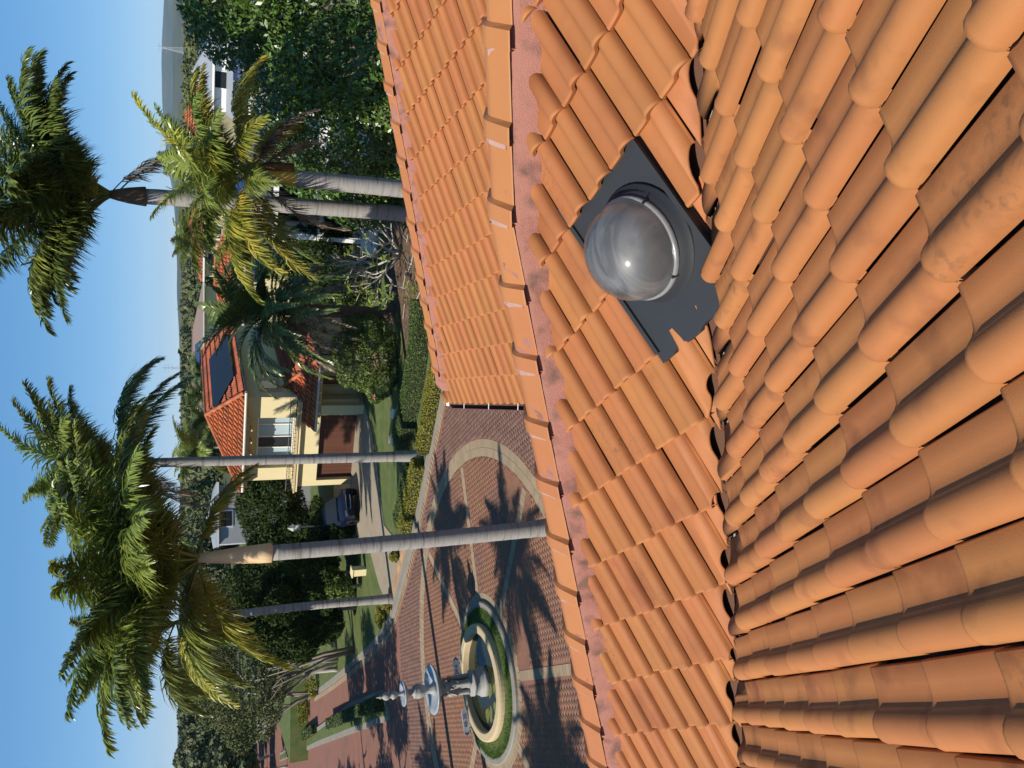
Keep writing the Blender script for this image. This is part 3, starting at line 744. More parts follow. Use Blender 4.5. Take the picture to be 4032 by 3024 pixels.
def limbs(base, top, spread, r0, n, seed, sub=2, m=BARK_G, height0=0.35):
    g = random.Random(seed); b = MB(); base = np.array(base, float); top = np.array(top, float)
    mid = base + (top - base) * 0.5 + np.array([g.gauss(0, .12), g.gauss(0, .12), 0])
    b.tube([base, base + (mid - base) * .1 + np.array([0, 0, .02]), mid, top], [r0 * 1.35, r0, r0 * .8, r0 * .35], 9)
    for i in range(n):
        t = height0 + (0.95 - height0) * i / max(1, n - 1); p = base + (top - base) * t
        a = i * 2.4 + g.uniform(-.4, .4); l = spread * g.uniform(.6, 1.0)
        q = p + np.array([math.cos(a) * l, math.sin(a) * l, l * g.uniform(.4, .9)])
        k = p + (q - p) * .5 + np.array([0, 0, -.06 * l])
        b.tube([p, k, q], [r0 * .5, r0 * .33, r0 * .12], 6)
        for _ in range(sub):
            e = q + np.array([g.gauss(0, .4), g.gauss(0, .4), g.uniform(.1, .6)]) * l * .5
            b.tube([k + (q - k) * g.random(), (k + e) / 2 + np.array([0, 0, .05 * l]), e], [r0 * .22, r0 * .15, r0 * .06], 5)
    return b
def tree(name, label, cat, base, blobs, n, size, m, seed, trunk=None, group=None, aspect=.45, clump=0, cr=.3, lo=.55, bark=BARK_G):
    """blobs are given relative to the base"""
    t = thing(name, label, cat, base, group=group)
    P, D = blob_points(blobs, n, seed, lo=lo, clump=clump, cr=cr)
    obj('crown', leaf_mesh('crown', P, D, size, m, seed + 1, aspect), t)
    if trunk: obj('trunk', trunk.mesh('trunk', bark, True), t)
    return t

# palm fronds -----------------------------------------------------------------
def frond_mesh(name, L, e0, droop, nl, ll, lw, seed, m, stem=0.18, hang=0.8, vee=0.15, curl=0.0, power=1.3, rr=0.022, plume=0.35):
    """feather leaf growing along +X from the origin: rachis and two rows of leaflets"""
    g = np.random.default_rng(seed); n = 28; t = np.linspace(0, 1, n); th = np.radians(e0) - np.radians(droop) * t ** power
    ds = L / (n - 1); X = np.r_[0, np.cumsum(np.cos(th[:-1]) * ds)]; Z = np.r_[0, np.cumsum(np.sin(th[:-1]) * ds)]; Yc = curl * L * t ** 2
    V, F = [], []
    for i in range(n):
        r = rr * (1 - .85 * t[i]); tx, tz = math.cos(th[i]), math.sin(th[i])
        for a in (0, 2.1, 4.2):
            V.append((X[i] - tz * r * math.cos(a), Yc[i] + r * math.sin(a) * 1.3, Z[i] + tx * r * math.cos(a)))
    for i in range(n - 1):
        for j in range(3): F.append((i * 3 + j, i * 3 + (j + 1) % 3, i * 3 + 3 + (j + 1) % 3)); F.append((i * 3 + j, i * 3 + 3 + (j + 1) % 3, i * 3 + 3 + j))
    for k in range(nl):
        tt = stem + (1 - stem) * (k + g.random() * .8) / nl; 
        if tt > .995: continue
        ii = tt * (n - 1); i0 = int(ii); f = ii - i0; i1 = min(i0 + 1, n - 1)
        p = np.array([X[i0] * (1 - f) + X[i1] * f, Yc[i0] * (1 - f) + Yc[i1] * f, Z[i0] * (1 - f) + Z[i1] * f]); a = th[i0]
        T = np.array([math.cos(a), 0, math.sin(a)]); U = np.array([-math.sin(a), 0, math.cos(a)])
        u = (tt - stem) / (1 - stem); ln = ll * (0.55 + 0.45 * math.sin(math.pi * min(1, u * 1.15 + .12))) * (1 - .55 * u ** 3) * g.uniform(.8, 1.12)
        for sgn in (1, -1):
            fw = 0.45 + 0.75 * u + g.normal(0, .12); pl = vee + g.normal(0, plume)
            d = T * fw + np.array([0, sgn, 0]) * (1.0 - .3 * u) + U * pl; d /= np.linalg.norm(d)
            h = hang * g.uniform(.7, 1.3)
            d2 = d + np.array([0, 0, -h]) * .9; d2 /= np.linalg.norm(d2); d3 = d + np.array([0, 0, -h]) * 1.5; d3 /= np.linalg.norm(d3)
            p1 = p + d * ln * .38; p2 = p1 + d2 * ln * .36; p3 = p2 + d3 * ln * .30
            wv = np.cross(d, U + g.normal(0, .5, 3)); wv /= np.linalg.norm(wv) + 1e-9; wv = wv * lw * .5
            b0 = len(V); V += [p - wv * .5, p + wv * .5, p1 - wv, p1 + wv, p2 - wv * .8, p2 + wv * .8, p3]
            F += [(b0, b0 + 1, b0 + 3), (b0, b0 + 3, b0 + 2), (b0 + 2, b0 + 3, b0 + 5), (b0 + 2, b0 + 5, b0 + 4), (b0 + 4, b0 + 5, b0 + 6)]
    return npmesh(name, np.array(V), np.array(F), m)
FR = {}
def frond(kind, v, m):
    """shared leaf meshes: kind = habit, v = variant, m = material"""
    key = (kind, v, m.name)
    if key in FR: return FR[key]
    par = {'up': (1.0, 78, 58, 150, .25, .018, .6, 0.15), 'mid': (1.0, 54, 88, 160, .27, .018, .7, 0.1), 'out': (1.0, 28, 82, 160, .28, .018, .8, 0.05),
           'arch': (1.0, 62, 72, 160, .27, .018, .7, 0.1), 'low': (1.0, -8, 62, 150, .25, .018, .8, 0.0), 'dead': (0.9, -38, 50, 130, .20, .013, 1.2, -0.1),
           'dup': (1.0, 72, 75, 110, .15, .020, .25, 0.45), 'dmid': (1.0, 42, 115, 110, .155, .020, .3, 0.4), 'dlow': (1.0, 5, 95, 110, .14, .020, .4, 0.3), 'ddead': (1.0, -35, 52, 90, .095, .018, .5, 0.1)}[kind]
    L, e0, dr, nl, ll, lw, hang, vee = par
    g = random.Random(hash((kind, v)) & 0xffff if False else (len(kind) * 31 + ord(kind[0]) * 7 + ord(kind[-1]) + v * 17))
    date = kind.startswith('d') and kind != 'dead'
    me = frond_mesh('frond', L, e0 + g.uniform(-9, 9), dr * g.uniform(.8, 1.2), nl, ll, lw * .62 if not date else lw * .5, g.randint(0, 9999), m, hang=hang, vee=vee,
                    curl=g.uniform(-.16, .16), rr=0.008, plume=.24 if not date else .12)
    FR[key] = me; return me
def palm(label, base, crown, r0, fronds, L, shaft=(SHAFT_G, 0.9), bow=0.0, bark=BARK, group=None, name='palm_tree', seed=1, spears=True, rough=0.0):
    """base, crown: world points; fronds: list of (habit, azimuth in degrees, relative length, material)"""
    t = thing(name, label, 'palm tree', base, group=group); g = random.Random(seed)
    d = np.array(crown, float) - np.array(base, float); pts, rad = [], []
    sh = shaft[1] if shaft else 0.0; n = 40
    hz = d[2] - sh
    for i in range(n + 1):
        u = i / n; z = hz * u; k = z / d[2]
        pts.append(np.array([d[0] * k + bow * math.sin(math.pi * k), d[1] * k, z]))
        rad.append(r0 * (1.0 + .45 * math.exp(-z / .5) - .18 * u) * (1 + (.015 if i % 2 else -.012)) * (1 + rough * g.uniform(-1, 1)))
    MB().tube(pts, rad, 16).build('trunk', bark, t, True)
    if shaft:
        p0 = pts[-1]; ax = d - p0
        kk = shaft[2] if len(shaft) > 2 else 1.0; prof = [(0.0, 1.02), (.02, 1.28 * kk), (.15, 1.22 * kk), (.5, 1.02 * kk), (.8, .75), (1.0, .5)]
        MB().tube([p0 + ax * u for u, _ in prof], [rad[-1] * k for _, k in prof], 14).build('crownshaft', shaft[0], t, True)
    for i, (kind, az, k, m) in enumerate(fronds):
        o = obj('frond', frond(kind, i % 4, m), t, d + np.array([0, 0, -.12 * (i % 5) / 4]))
        s = L * k; o.scale = (s, s, s); o.rotation_euler = (g.gauss(0, .12), 0, math.radians(90 - az))
    if spears:
        b = MB(); b.tube([d, d + np.array([.05, .02, L * .30]), d + np.array([.12, .05, L * .52])], [.05, .03, .006], 5); b.build('spear_leaf', FROND, t)
    return t
def ring(n, kinds, a0=0, jit=18, k=(0.85, 1.1), seed=0, m=None):
    g = random.Random(seed); out = []
    for i in range(n):
        kd = kinds[i % len(kinds)]; out.append((kd, a0 + i * 137.5 + g.uniform(-jit, jit), g.uniform(*k), m or FROND))
    return out

# ------------------------------------------------------------------ palms by the turning circle
f1 = ring(34, ['arch', 'mid', 'arch', 'mid', 'up'], 20, seed=2, m=FROND_DK) + [('arch', 80, 1.05, FROND_DK), ('arch', 95, 1.0, FROND_DK), ('mid', -95, 1.0, FROND), ('mid', -80, .95, FROND_DK), ('mid', 170, .55, FROND_Y), ('dead', 95, .85, FROND_X), ('dead', 110, .7, FROND_X)]
palm('tallest palm of the pair beside the leafy tree with a dark brown crownshaft', (4.75, 21, 0.0), (4.50, 21, 11.1), 0.235, f1, 3.6, (SHAFT_B, 0.8), bow=.05, seed=11)
f2 = ring(10, ['arch', 'mid', 'up'], 35, seed=3, k=(.8, 1.0), m=FROND) + [('up', 60, 1.0, FROND), ('up', 100, 1.0, FROND_Y), ('mid', 85, 1.05, FROND_Y), ('out', 95, 1.0, FROND_Y), ('mid', 120, .9, FROND_Y), ('up', -60, .85, FROND), ('mid', -90, .95, FROND), ('out', -85, 1.1, FROND_Y), ('out', -110, 1.0, FROND_Y), ('low', -75, .9, FROND),
      ('mid', 180, .75, FROND_Y), ('out', 160, .8, FROND_Y), ('out', -160, .7, FROND), ('low', 110, .75, FROND_X), ('dead', 80, .75, FROND_X), ('low', 60, .9, FROND_Y), ('mid', 20, .9, FROND), ('mid', -30, .9, FROND), ('up', 0, .9, FROND), ('dead', -95, .95, FROND_X), ('low', -100, 1.0, FROND_Y)]
p2 = palm('short palm with yellowing fronds and a blue ribbon tied round its yellow sheath', (4.68, 18, 0.0), (4.58, 18, 8.15), 0.235, f2, 2.75, (SHAFT_Y, 1.0, .72), seed=5)
MB().tube([np.array([-.10 + .15 * math.cos(a), .15 * math.sin(a), 7.80]) for a in np.linspace(0, 2 * math.pi, 13)], 0.012, 5).build('ribbon', BLUE, p2)
MB().tube([(-.12, -.17, 7.7), (-.22, -.2, 7.6), (-.3, -.2, 7.5)], .012, 5).build('ribbon_tail', BLUE, p2)
b = MB(); b.tube([(.12, -.02, 7.2), (.13, -.05, 7.6), (.08, -.05, 8.1)], [.13, .10, .05], 8); b.build('old_sheath', SHAFT_B, p2, True)
f3 = ring(32, ['arch', 'up', 'mid', 'up', 'arch'], 40, seed=4, m=FROND) + [('low', 80, .95, FROND_DK), ('low', 100, .9, FROND_DK), ('out', 70, 1.1, FROND_DK), ('dead', -95, .95, FROND_X), ('dead', -60, .8, FROND_X), ('low', -100, .9, FROND), ('out', 85, 1.0, FROND_DK), ('out', 170, .7, FROND_Y)]
palm('palm rising behind the golden hedge in front of the neighbour garage', gd(K(912), K(985)) * [1, 1, 0], (-3.02, 31.8, 11.3), 0.215, f3, 4.3, (SHAFT_G, 0.9), seed=21)
f4 = ring(42, ['arch', 'mid', 'up', 'mid'], 10, seed=8, m=FROND, k=(.8, 1.05)) + [('low', 80, .55, FROND_Y), ('out', -80, 1.0, FROND), ('out', -50, 1.0, FROND), ('low', -75, .9, FROND_Y), ('low', 62, .62, FROND_Y), ('out', -60, .9, FROND), ('mid', -90, 1.1, FROND), ('mid', -70, 1.1, FROND)]
palm('nearest palm with a smooth tan crownshaft rising over the roof edge', (-3.66, 18, 0.0), (-3.80, 18, 9.15), 0.215, f4, 3.9, (SHAFT, 1.55), bow=-.05, seed=31)
f5 = ring(36, ['mid', 'up', 'arch', 'up'], 70, seed=12, m=FROND) + [('out', -90, 1.1, FROND), ('out', -70, 1.15, FROND), ('low', -85, .95, FROND), ('low', -140, 1.0, FROND_Y), ('low', 100, .9, FROND)]
f5 = [q for i, q in enumerate(f5) if not (25 < q[1] % 360 < 155 and i % 3 and q[0] != 'up')]
palm('palm growing at the driveway mouth between small golden shrubs', gd(K(852), K(1293)) * [1, 1, 0], (-10.55, 37, 9.7), 0.20, f5, 4.7, (SHAFT_G, 1.0), bow=.1, seed=41)
# date palm in the garden bed
fd = ring(60, ['dup', 'dmid', 'dup', 'dmid', 'dlow'], 0, seed=9, k=(.7, 1.0), m=FROND_DK) + [('ddead', a, k, FROND_X) for a, k in ((-100, 1.0), (-135, .8), (165, .95), (125, .8), (-80, 1.05), (-90, .95), (-120, .9), (-150, .9), (-70, .8), (150, .8), (110, .9), (85, .9), (60, .8), (-170, .85), (175, .7))] + [('dlow', 75, .95, FROND_Y), ('dmid', 150, .9, FROND)]
palm('dark feathery date palm with brown hanging dead fronds beside the clipped bush', (3.35, 37.0, 0.0), (3.38, 37.0, 5.5), 0.33, fd, 4.9, None, bark=BARK_D, name='date_palm', seed=51, spears=False, rough=.09)

# palms out of frame that throw their shadows across the turning circle
tn = math.tan(SUN_EL)
def caster(sx, sy, h): k = h / tn; return (sx + SUNV[0] / math.cos(SUN_EL) * k, sy + SUNV[1] / math.cos(SUN_EL) * k)
for i, (sx, sy, h) in enumerate([(-6.4, 28.1, 9.0), (-6.1, 21.6, 9.2), (-11.2, 18.6, 9.0), (-2.0, 34.9, 15.5), (-17.0, 29.5, 8.5)]):
    x, y = caster(sx, sy, h)
    palm('palm on the sunny side of the circle, known by its shadow on the pavers', (x, y, 0), (x, y, h), 0.2, ring(20, ['mid', 'out', 'up'], i * 40, seed=60 + i), 2.9, (SHAFT_G, .8), group='palms that shade the circle', seed=70 + i)

# ------------------------------------------------------------------ broadleaf trees and shrubs
big = crown_blobs((0, 0, 4.3), (6.2, 4.8, 5.5), 34, 0.30, 3, up=.2) + [((-4.4, -.5, 2.6), (1.9, 1.8, 2.6)), ((-3.6, -1, 4.6), (2.0, 1.8, 1.8)), ((-5.0, 0, 1.4), (1.2, 1.2, 1.6))]
P, D = blob_points(big, 115000, 5, lo=.72, cut=.8)
bt = thing('leafy_tree', 'big dense tree with glossy dark leaves beside the pair of palms', 'tree', (11.0, 21.5, 0))
keep = P[:, 2] > 0.4
P, D = P[keep], D[keep]
obj('crown', leaf_mesh('crown', P, D, .155, LEAF_BIG, 6, .42, spread=.75, droop=.8), bt)
limbs((0, 0, 0), (0, 0, 6), 3, .25, 8, 2).build('trunk', BARK_D, bt, True)

fr = thing('frangipani', 'half bare frangipani with pale knobbly branches in the mulch bed', 'tree', (6.0, 35.3, 0.1))
gq = random.Random(14); b = MB(); tips = []
def fork(p, d, l, r, lev):
    e = p + d * l; m_ = (p + e) / 2 + np.array([gq.gauss(0, .03), gq.gauss(0, .03), .03]) * l
    b.tube([p, m_, e], [r, r * .9, r * .85], 6)
    if lev == 0: tips.append((e, d)); return
    for _ in range(3 if gq.random() < .45 else 2):
        q = np.array([gq.gauss(0, 1), gq.gauss(0, 1), gq.gauss(.15, .6)]); q -= d * (q @ d); q /= np.linalg.norm(q); nd = d * .78 + q * .62; nd[2] += .10; nd /= np.linalg.norm(nd)
        fork(e, nd, l * gq.uniform(.68, .92), r * .74, lev - 1)
for a in np.linspace(0, 6.28, 7)[:-1]:
    fork(np.array([0, 0, 0.0]), np.array([math.cos(a) * .85, math.sin(a) * .85, .62 + .3 * gq.random()]) / 1.15, gq.uniform(.85, 1.15), .06, 4)
b.build('branch', BARK_P, fr, True)
C_, N_2 = [], []
for e, d in tips:
    if e[0] < -0.1 + gq.gauss(0, .5):
        for _ in range(5): C_.append(e + np.array([gq.gauss(0, .10), gq.gauss(0, .10), gq.gauss(.05, .06)])); N_2.append(d)
obj('crown', leaf_mesh('crown', np.array(C_), np.array(N_2), .24, LEAF_FRANG, 3, .34), fr)

tree('round_bush', 'large rounded leafy bush clipped beside the date palm', 'bush', (1.1, 35.9, .05), crown_blobs((0, 0, 1.5), (2.2, 1.7, 1.75), 26, .30, 8, up=.2), 16000, .11, LEAF_MID, 12, limbs((0, 0, 0), (0, 0, 2), 1.2, .08, 6, 3), lo=.75)
t0 = thing('fern_clump', 'small spiky fern on the mulch in front of the frangipani', 'plant', (4.1, 32.8, .1))
for i in range(16):
    o = obj('frond', frond('dmid', i % 4, FROND), t0); o.scale = (.5,) * 3; o.rotation_euler = (0, 0, i * 2.4)
for i in range(26):
    x, y = rr_.uniform(2.2, 8.0), rr_.uniform(31.0, 34.5); a = rr_.uniform(0, 3.1); l = rr_.uniform(.3, .9)
    o = MB().tube([(x, y, .13), (x + l * math.cos(a), y + l * math.sin(a), .16)], .02, 5).build('fallen_stick', BARK_P if i % 2 else FROND_X)
    tag(o, 'dry stick lying on the mulch bed', 'stick', 'fallen sticks on the mulch')

def hedge(name, label, line, wd, h, z0, leafm, size, n, seed, group=None, rnd=0.0):
    t = thing(name, label, 'hedge', (0, 0, 0), group=group); g = np.random.default_rng(seed)
    ln = dense(smooth(line, 1), .4); a, c = offset(ln, -wd / 2), offset(ln, wd / 2); bb = MB()
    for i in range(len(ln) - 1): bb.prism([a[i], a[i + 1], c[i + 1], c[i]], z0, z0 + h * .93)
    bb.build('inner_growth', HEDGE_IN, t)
    C, NN = [], []; seg = len(ln) - 1
    for _ in range(n):
        i = g.integers(0, seg); f = g.random(); A = np.array(a[i]) * (1 - f) + np.array(a[i + 1]) * f; Bq = np.array(c[i]) * (1 - f) + np.array(c[i + 1]) * f
        s = g.random(); tt = wd + 2 * h; u = s * tt; nrm = (Bq - A) / np.linalg.norm(Bq - A); bumpy = g.normal(0, .022)
        if u < h: q = A - nrm * bumpy; C.append((q[0], q[1], z0 + u)); NN.append((-nrm[0], -nrm[1], .2))
        elif u < h + wd: k = (u - h) / wd; q = A * (1 - k) + Bq * k; C.append((q[0], q[1], z0 + h + bumpy - .05 * (2 * k - 1) ** 4)); NN.append((0, 0, 1))
        else: q = Bq + nrm * bumpy; C.append((q[0], q[1], z0 + (u - h - wd))); NN.append((nrm[0], nrm[1], .2))
    for e, sg in ((0, -1), (-1, 1)):
        dirv = np.array(ln[1]) - np.array(ln[0]) if e == 0 else np.array(ln[-1]) - np.array(ln[-2]); dirv = dirv / np.linalg.norm(dirv) * sg
        for _ in range(int(n * wd / (sum(math.dist(p, q) for p, q in zip(ln[:-1], ln[1:])) + wd) * .6)):
            k = g.random(); q = np.array(a[e]) * (1 - k) + np.array(c[e]) * k + dirv * abs(g.normal(0, .02)); C.append((q[0], q[1], z0 + h * g.random())); NN.append((dirv[0], dirv[1], .2))
    obj('foliage', leaf_mesh('foliage', np.array(C), np.array(NN), size, leafm, seed + 1, .55, spread=.7), t)
    return t
hedge('clipped_hedge', 'low clipped green hedge with a flat top behind the golden hedge', [(3.4, 31.0), (1.2, 31.4), (-0.8, 32.6), (-2.6, 34.1)], 1.15, .62, .08, HEDGE_G, .07, 15000, 3)
hedge('golden_hedge', 'long low golden hedge along the kerb, right of the palm in it', [(0.6, 29.0), (-0.9, 29.8), (-2.75, 30.95)], .70, .45, .08, HEDGE_Y, .075, 6500, 5)
hedge('golden_hedge', 'low golden hedge along the kerb between the palm and the driveway', [(-3.35, 31.5), (-5.0, 32.6), (-6.5, 33.55)], .70, .48, .08, HEDGE_Y, .075, 6500, 6)
hedge('clipped_hedge', 'low green hedge in dappled shade behind the golden hedge by the driveway', [(-3.6, 32.6), (-5.2, 33.7), (-6.3, 34.6)], .75, .45, .08, HEDGE_G, .08, 5000, 7)
for i, (lab, x, y, rx, h) in enumerate([('small golden shrub on the far corner of the driveway kerb', -8.0, 35.3, .34, .42), ('golden shrub at the foot of the driveway palm', -10.6, 36.6, .40, .45), ('pair-topped golden shrub left of the driveway palm', -11.6, 37.9, .50, .45)]):
    tree('golden_shrub', lab, 'shrub', (x, y, .08), crown_blobs((0, 0, h * .55), (rx, rx, h * .55), 8, .45, i, up=.3), 2600, .075, HEDGE_Y, 30 + i, lo=.7)

# dark garden between the neighbour's house and the street
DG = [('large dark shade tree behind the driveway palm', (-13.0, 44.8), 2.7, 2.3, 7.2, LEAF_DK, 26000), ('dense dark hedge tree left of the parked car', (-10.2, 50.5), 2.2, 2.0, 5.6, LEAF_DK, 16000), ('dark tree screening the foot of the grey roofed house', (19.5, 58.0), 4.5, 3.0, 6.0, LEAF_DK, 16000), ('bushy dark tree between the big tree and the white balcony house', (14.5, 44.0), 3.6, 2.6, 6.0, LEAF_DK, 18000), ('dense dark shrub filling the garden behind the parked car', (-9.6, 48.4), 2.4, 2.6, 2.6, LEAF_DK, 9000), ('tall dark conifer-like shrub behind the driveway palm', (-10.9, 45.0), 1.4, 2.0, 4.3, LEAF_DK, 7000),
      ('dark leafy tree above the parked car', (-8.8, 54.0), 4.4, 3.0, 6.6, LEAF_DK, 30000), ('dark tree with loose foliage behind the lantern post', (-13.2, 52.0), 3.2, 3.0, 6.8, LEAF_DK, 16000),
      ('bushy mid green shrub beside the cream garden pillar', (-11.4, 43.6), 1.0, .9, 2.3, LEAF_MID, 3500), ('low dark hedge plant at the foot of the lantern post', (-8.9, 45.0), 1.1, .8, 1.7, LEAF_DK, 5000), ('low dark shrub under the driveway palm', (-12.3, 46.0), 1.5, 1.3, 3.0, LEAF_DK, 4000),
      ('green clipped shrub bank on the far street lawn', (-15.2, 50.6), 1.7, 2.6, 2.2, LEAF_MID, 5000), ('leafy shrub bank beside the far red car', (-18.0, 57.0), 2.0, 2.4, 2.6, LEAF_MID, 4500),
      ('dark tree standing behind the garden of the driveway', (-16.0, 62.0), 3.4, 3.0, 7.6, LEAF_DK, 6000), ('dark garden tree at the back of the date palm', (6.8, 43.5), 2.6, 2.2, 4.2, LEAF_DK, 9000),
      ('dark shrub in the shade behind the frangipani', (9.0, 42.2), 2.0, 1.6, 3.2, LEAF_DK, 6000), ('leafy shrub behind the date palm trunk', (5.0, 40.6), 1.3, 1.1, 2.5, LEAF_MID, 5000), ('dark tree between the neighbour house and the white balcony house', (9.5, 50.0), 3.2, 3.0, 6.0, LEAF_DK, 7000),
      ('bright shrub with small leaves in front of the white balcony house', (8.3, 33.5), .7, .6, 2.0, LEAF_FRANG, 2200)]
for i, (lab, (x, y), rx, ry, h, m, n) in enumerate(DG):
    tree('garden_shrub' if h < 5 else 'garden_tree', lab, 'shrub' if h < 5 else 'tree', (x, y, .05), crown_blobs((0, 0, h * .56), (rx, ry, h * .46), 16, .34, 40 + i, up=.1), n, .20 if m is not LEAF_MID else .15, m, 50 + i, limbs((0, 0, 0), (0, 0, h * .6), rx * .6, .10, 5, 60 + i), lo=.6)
# round olive tree and pale bare trunks along the street
tree('street_tree', 'round olive green tree over the street left of the driveway palm', 'tree', (-18.5, 50.5, 0), crown_blobs((.2, 0, 6.0), (4.3, 4.0, 3.3), 34, .30, 77, up=.2), 26000, .15, LEAF_OL, 78, limbs((0, 0, 0), (0, 0, 6), 2.6, .16, 9, 79), lo=.62, bark=BARK_P)
for i, (lab, px, py, lean, h) in enumerate([('grey forked crepe myrtle trunk nearest the driveway palm', 768, 1402, -.9, 4.6), ('pale bare crepe myrtle with several white stems', 733, 1425, -1.0, 4.4), ('dark leaning crepe myrtle further along the street', 690, 1495, -.7, 4.0), ('pale bare crepe myrtle at the far street corner', 645, 1530, -.5, 3.2)]):
    p = gd(K(px), K(py)); t = thing('crepe_myrtle', lab, 'tree', (p[0], p[1], .08), group='bare trees along the street'); gg = random.Random(80 + i); b = MB()
    for s in range(4):
        a = gg.uniform(0, 6.28); q0 = np.array([gg.gauss(0, .08), gg.gauss(0, .08), 0.0]); q1 = q0 + np.array([lean * .25 + .3 * math.cos(a), .3 * math.sin(a), h * .38]); q2 = q1 + np.array([lean * .5 + .5 * math.cos(a), .5 * math.sin(a), h * .35]); q3 = q2 + np.array([lean * .4 + .3 * math.cos(a), .4 * math.sin(a), h * .3])
        b.tube([q0, q1, q2, q3], [.12, .09, .06, .02], 7)
        for _ in range(4):
            e = q2 + np.array([gg.gauss(0, .8), gg.gauss(0, .8), gg.uniform(.3, 1.3)]); b.tube([q1 + (q2 - q1) * gg.random(), (q2 + e) / 2, e], [.04, .03, .01], 5)
    b.build('trunk', BARK_P if i % 2 else BARK_G, t, True)

# ------------------------------------------------------------------ fountain on the turning circle
isl = MB(); isl.lathe([(2.57, -.05), (2.57, .10), (2.53, .13), (2.36, .13), (2.34, .05)], 72); struct(isl.build('island_kerb', CONC, None, False, (CX, CY, 0)))
bb = MB(); bb.lathe([(2.35, .0), (2.35, .09), (1.9, .16), (1.845, .16), (1.845, .0)], 48); struct(bb.build('island_lawn', LAWN, None, True, (CX, CY, 0)))
g = np.random.default_rng(4); n = 26000; r = np.sqrt(g.uniform(1.80 ** 2, 2.38 ** 2, n)); a = g.uniform(0, 2 * np.pi, n); h = g.uniform(.05, .17, n)
base = np.stack([CX + r * np.cos(a), CY + r * np.sin(a), np.full(n, .07)], 1); ln = g.normal(0, .035, (n, 3)); ln[:, 2] = h; sd = g.normal(0, 1, (n, 3)); sd[:, 2] = 0; sd /= np.linalg.norm(sd, axis=1)[:, None]
V = np.stack([base - sd * .006, base + sd * .006, base + ln], 1)
gb = stuff(obj('grass', npmesh('grass', V, np.arange(3 * n).reshape(-1, 3), BLADE))); gb['label'] = 'short green grass growing round the fountain basin'; gb['category'] = 'grass'
ft = thing('fountain', 'three tier pale stone fountain with wide bowls in a round pool', 'fountain', (CX, CY, 0))
def FL(prof, name, m, n=40, lobes=0, amp=0.0, par=ft): return MB().lathe(prof, n, lobes=lobes, amp=amp).build(name, m, par, True)
MB().lathe([(1.86, 0.0), (1.86, .28), (1.84, .34), (1.80, .36), (1.60, .36), (1.56, .33), (1.55, -.05)], 72).build('basin_rim', SANDST, ft)
MB().lathe([(1.57, .13), (0.9, .135), (.1, .135)], 48).build('water', WATER, ft)
for i in range(9):
    x, y = rr_.uniform(-1.2, .6), rr_.uniform(-1.3, -.2); pts = [(x + rr_.uniform(.12, .32) * math.cos(q), y + rr_.uniform(.10, .22) * math.sin(q)) for q in np.linspace(0, 6.28, 12)[:-1]]
    MB().prism(pts, .136, .141 + i * .0006).build('algae_mat', ALGAE, ft)
FL([(.52, .10), (.52, .24), (.50, .27), (.46, .29), (.46, .34), (.43, .36), (.42, .55), (.45, .57), (.45, .61), (.40, .64), (.33, .66), (.30, .70)], 'pedestal', STONE, 8)
FL([(.19, .68), (.19, .74), (.15, .80), (.15, 1.45), (.18, 1.50), (.21, 1.56), (.21, 1.62)], 'column', STONE, 20, lobes=10, amp=.05)
for k in range(4):      # standing draped figures round the column
    prof = [(.005, .70), (.085, .70), (.088, .76), (.075, .95), (.070, 1.08), (.078, 1.16), (.062, 1.24), (.080, 1.34), (.075, 1.40), (.030, 1.43), (.028, 1.45), (.048, 1.48), (.052, 1.53), (.040, 1.58), (.005, 1.60)]
    a = k * math.pi / 2 + .5
    fb = MB().lathe(prof, 14, lobes=7, amp=.10)
    fb.tube([(.07, 0, 1.36), (.13, .02, 1.30), (.10, .03, 1.45)], [.028, .025, .02], 6); fb.tube([(-.07, 0, 1.36), (-.10, .04, 1.22), (-.05, .08, 1.12)], [.028, .025, .02], 6)
    o = fb.build('figure', STONE, ft, True); o.location = (.24 * math.cos(a), .24 * math.sin(a), 0); o.rotation_euler = (0, 0, a - math.pi / 2)
FL([(.19, 1.58), (.22, 1.66), (.36, 1.74), (.62, 1.84), (.765, 1.93), (.785, 1.97), (.765, 1.985), (.60, 1.93), (.34, 1.87), (.2, 1.86)], 'large_bowl', BOWL, 56)
FL([(.20, 1.85), (.22, 1.90), (.17, 1.96), (.13, 2.05), (.115, 2.15), (.17, 2.24), (.225, 2.36), (.235, 2.46), (.19, 2.52), (.21, 2.56), (.11, 2.60), (.09, 2.68), (.11, 2.76)], 'urn', STONE, 28, lobes=8, amp=.03)
FL([(.09, 2.72), (.14, 2.77), (.29, 2.83), (.385, 2.90), (.395, 2.93), (.375, 2.935), (.25, 2.89), (.10, 2.87)], 'small_bowl', BOWL, 44)
FL([(.085, 2.86), (.09, 2.93), (.06, 2.97), (.055, 3.10), (.10, 3.14), (.13, 3.22), (.145, 3.26), (.09, 3.30), (.075, 3.36), (.12, 3.40), (.135, 3.48), (.10, 3.55), (.06, 3.58), (.05, 3.62), (.07, 3.65), (.035, 3.69), (.02, 3.76), (.004, 3.79)], 'finial', STONE, 24, lobes=6, amp=.04)

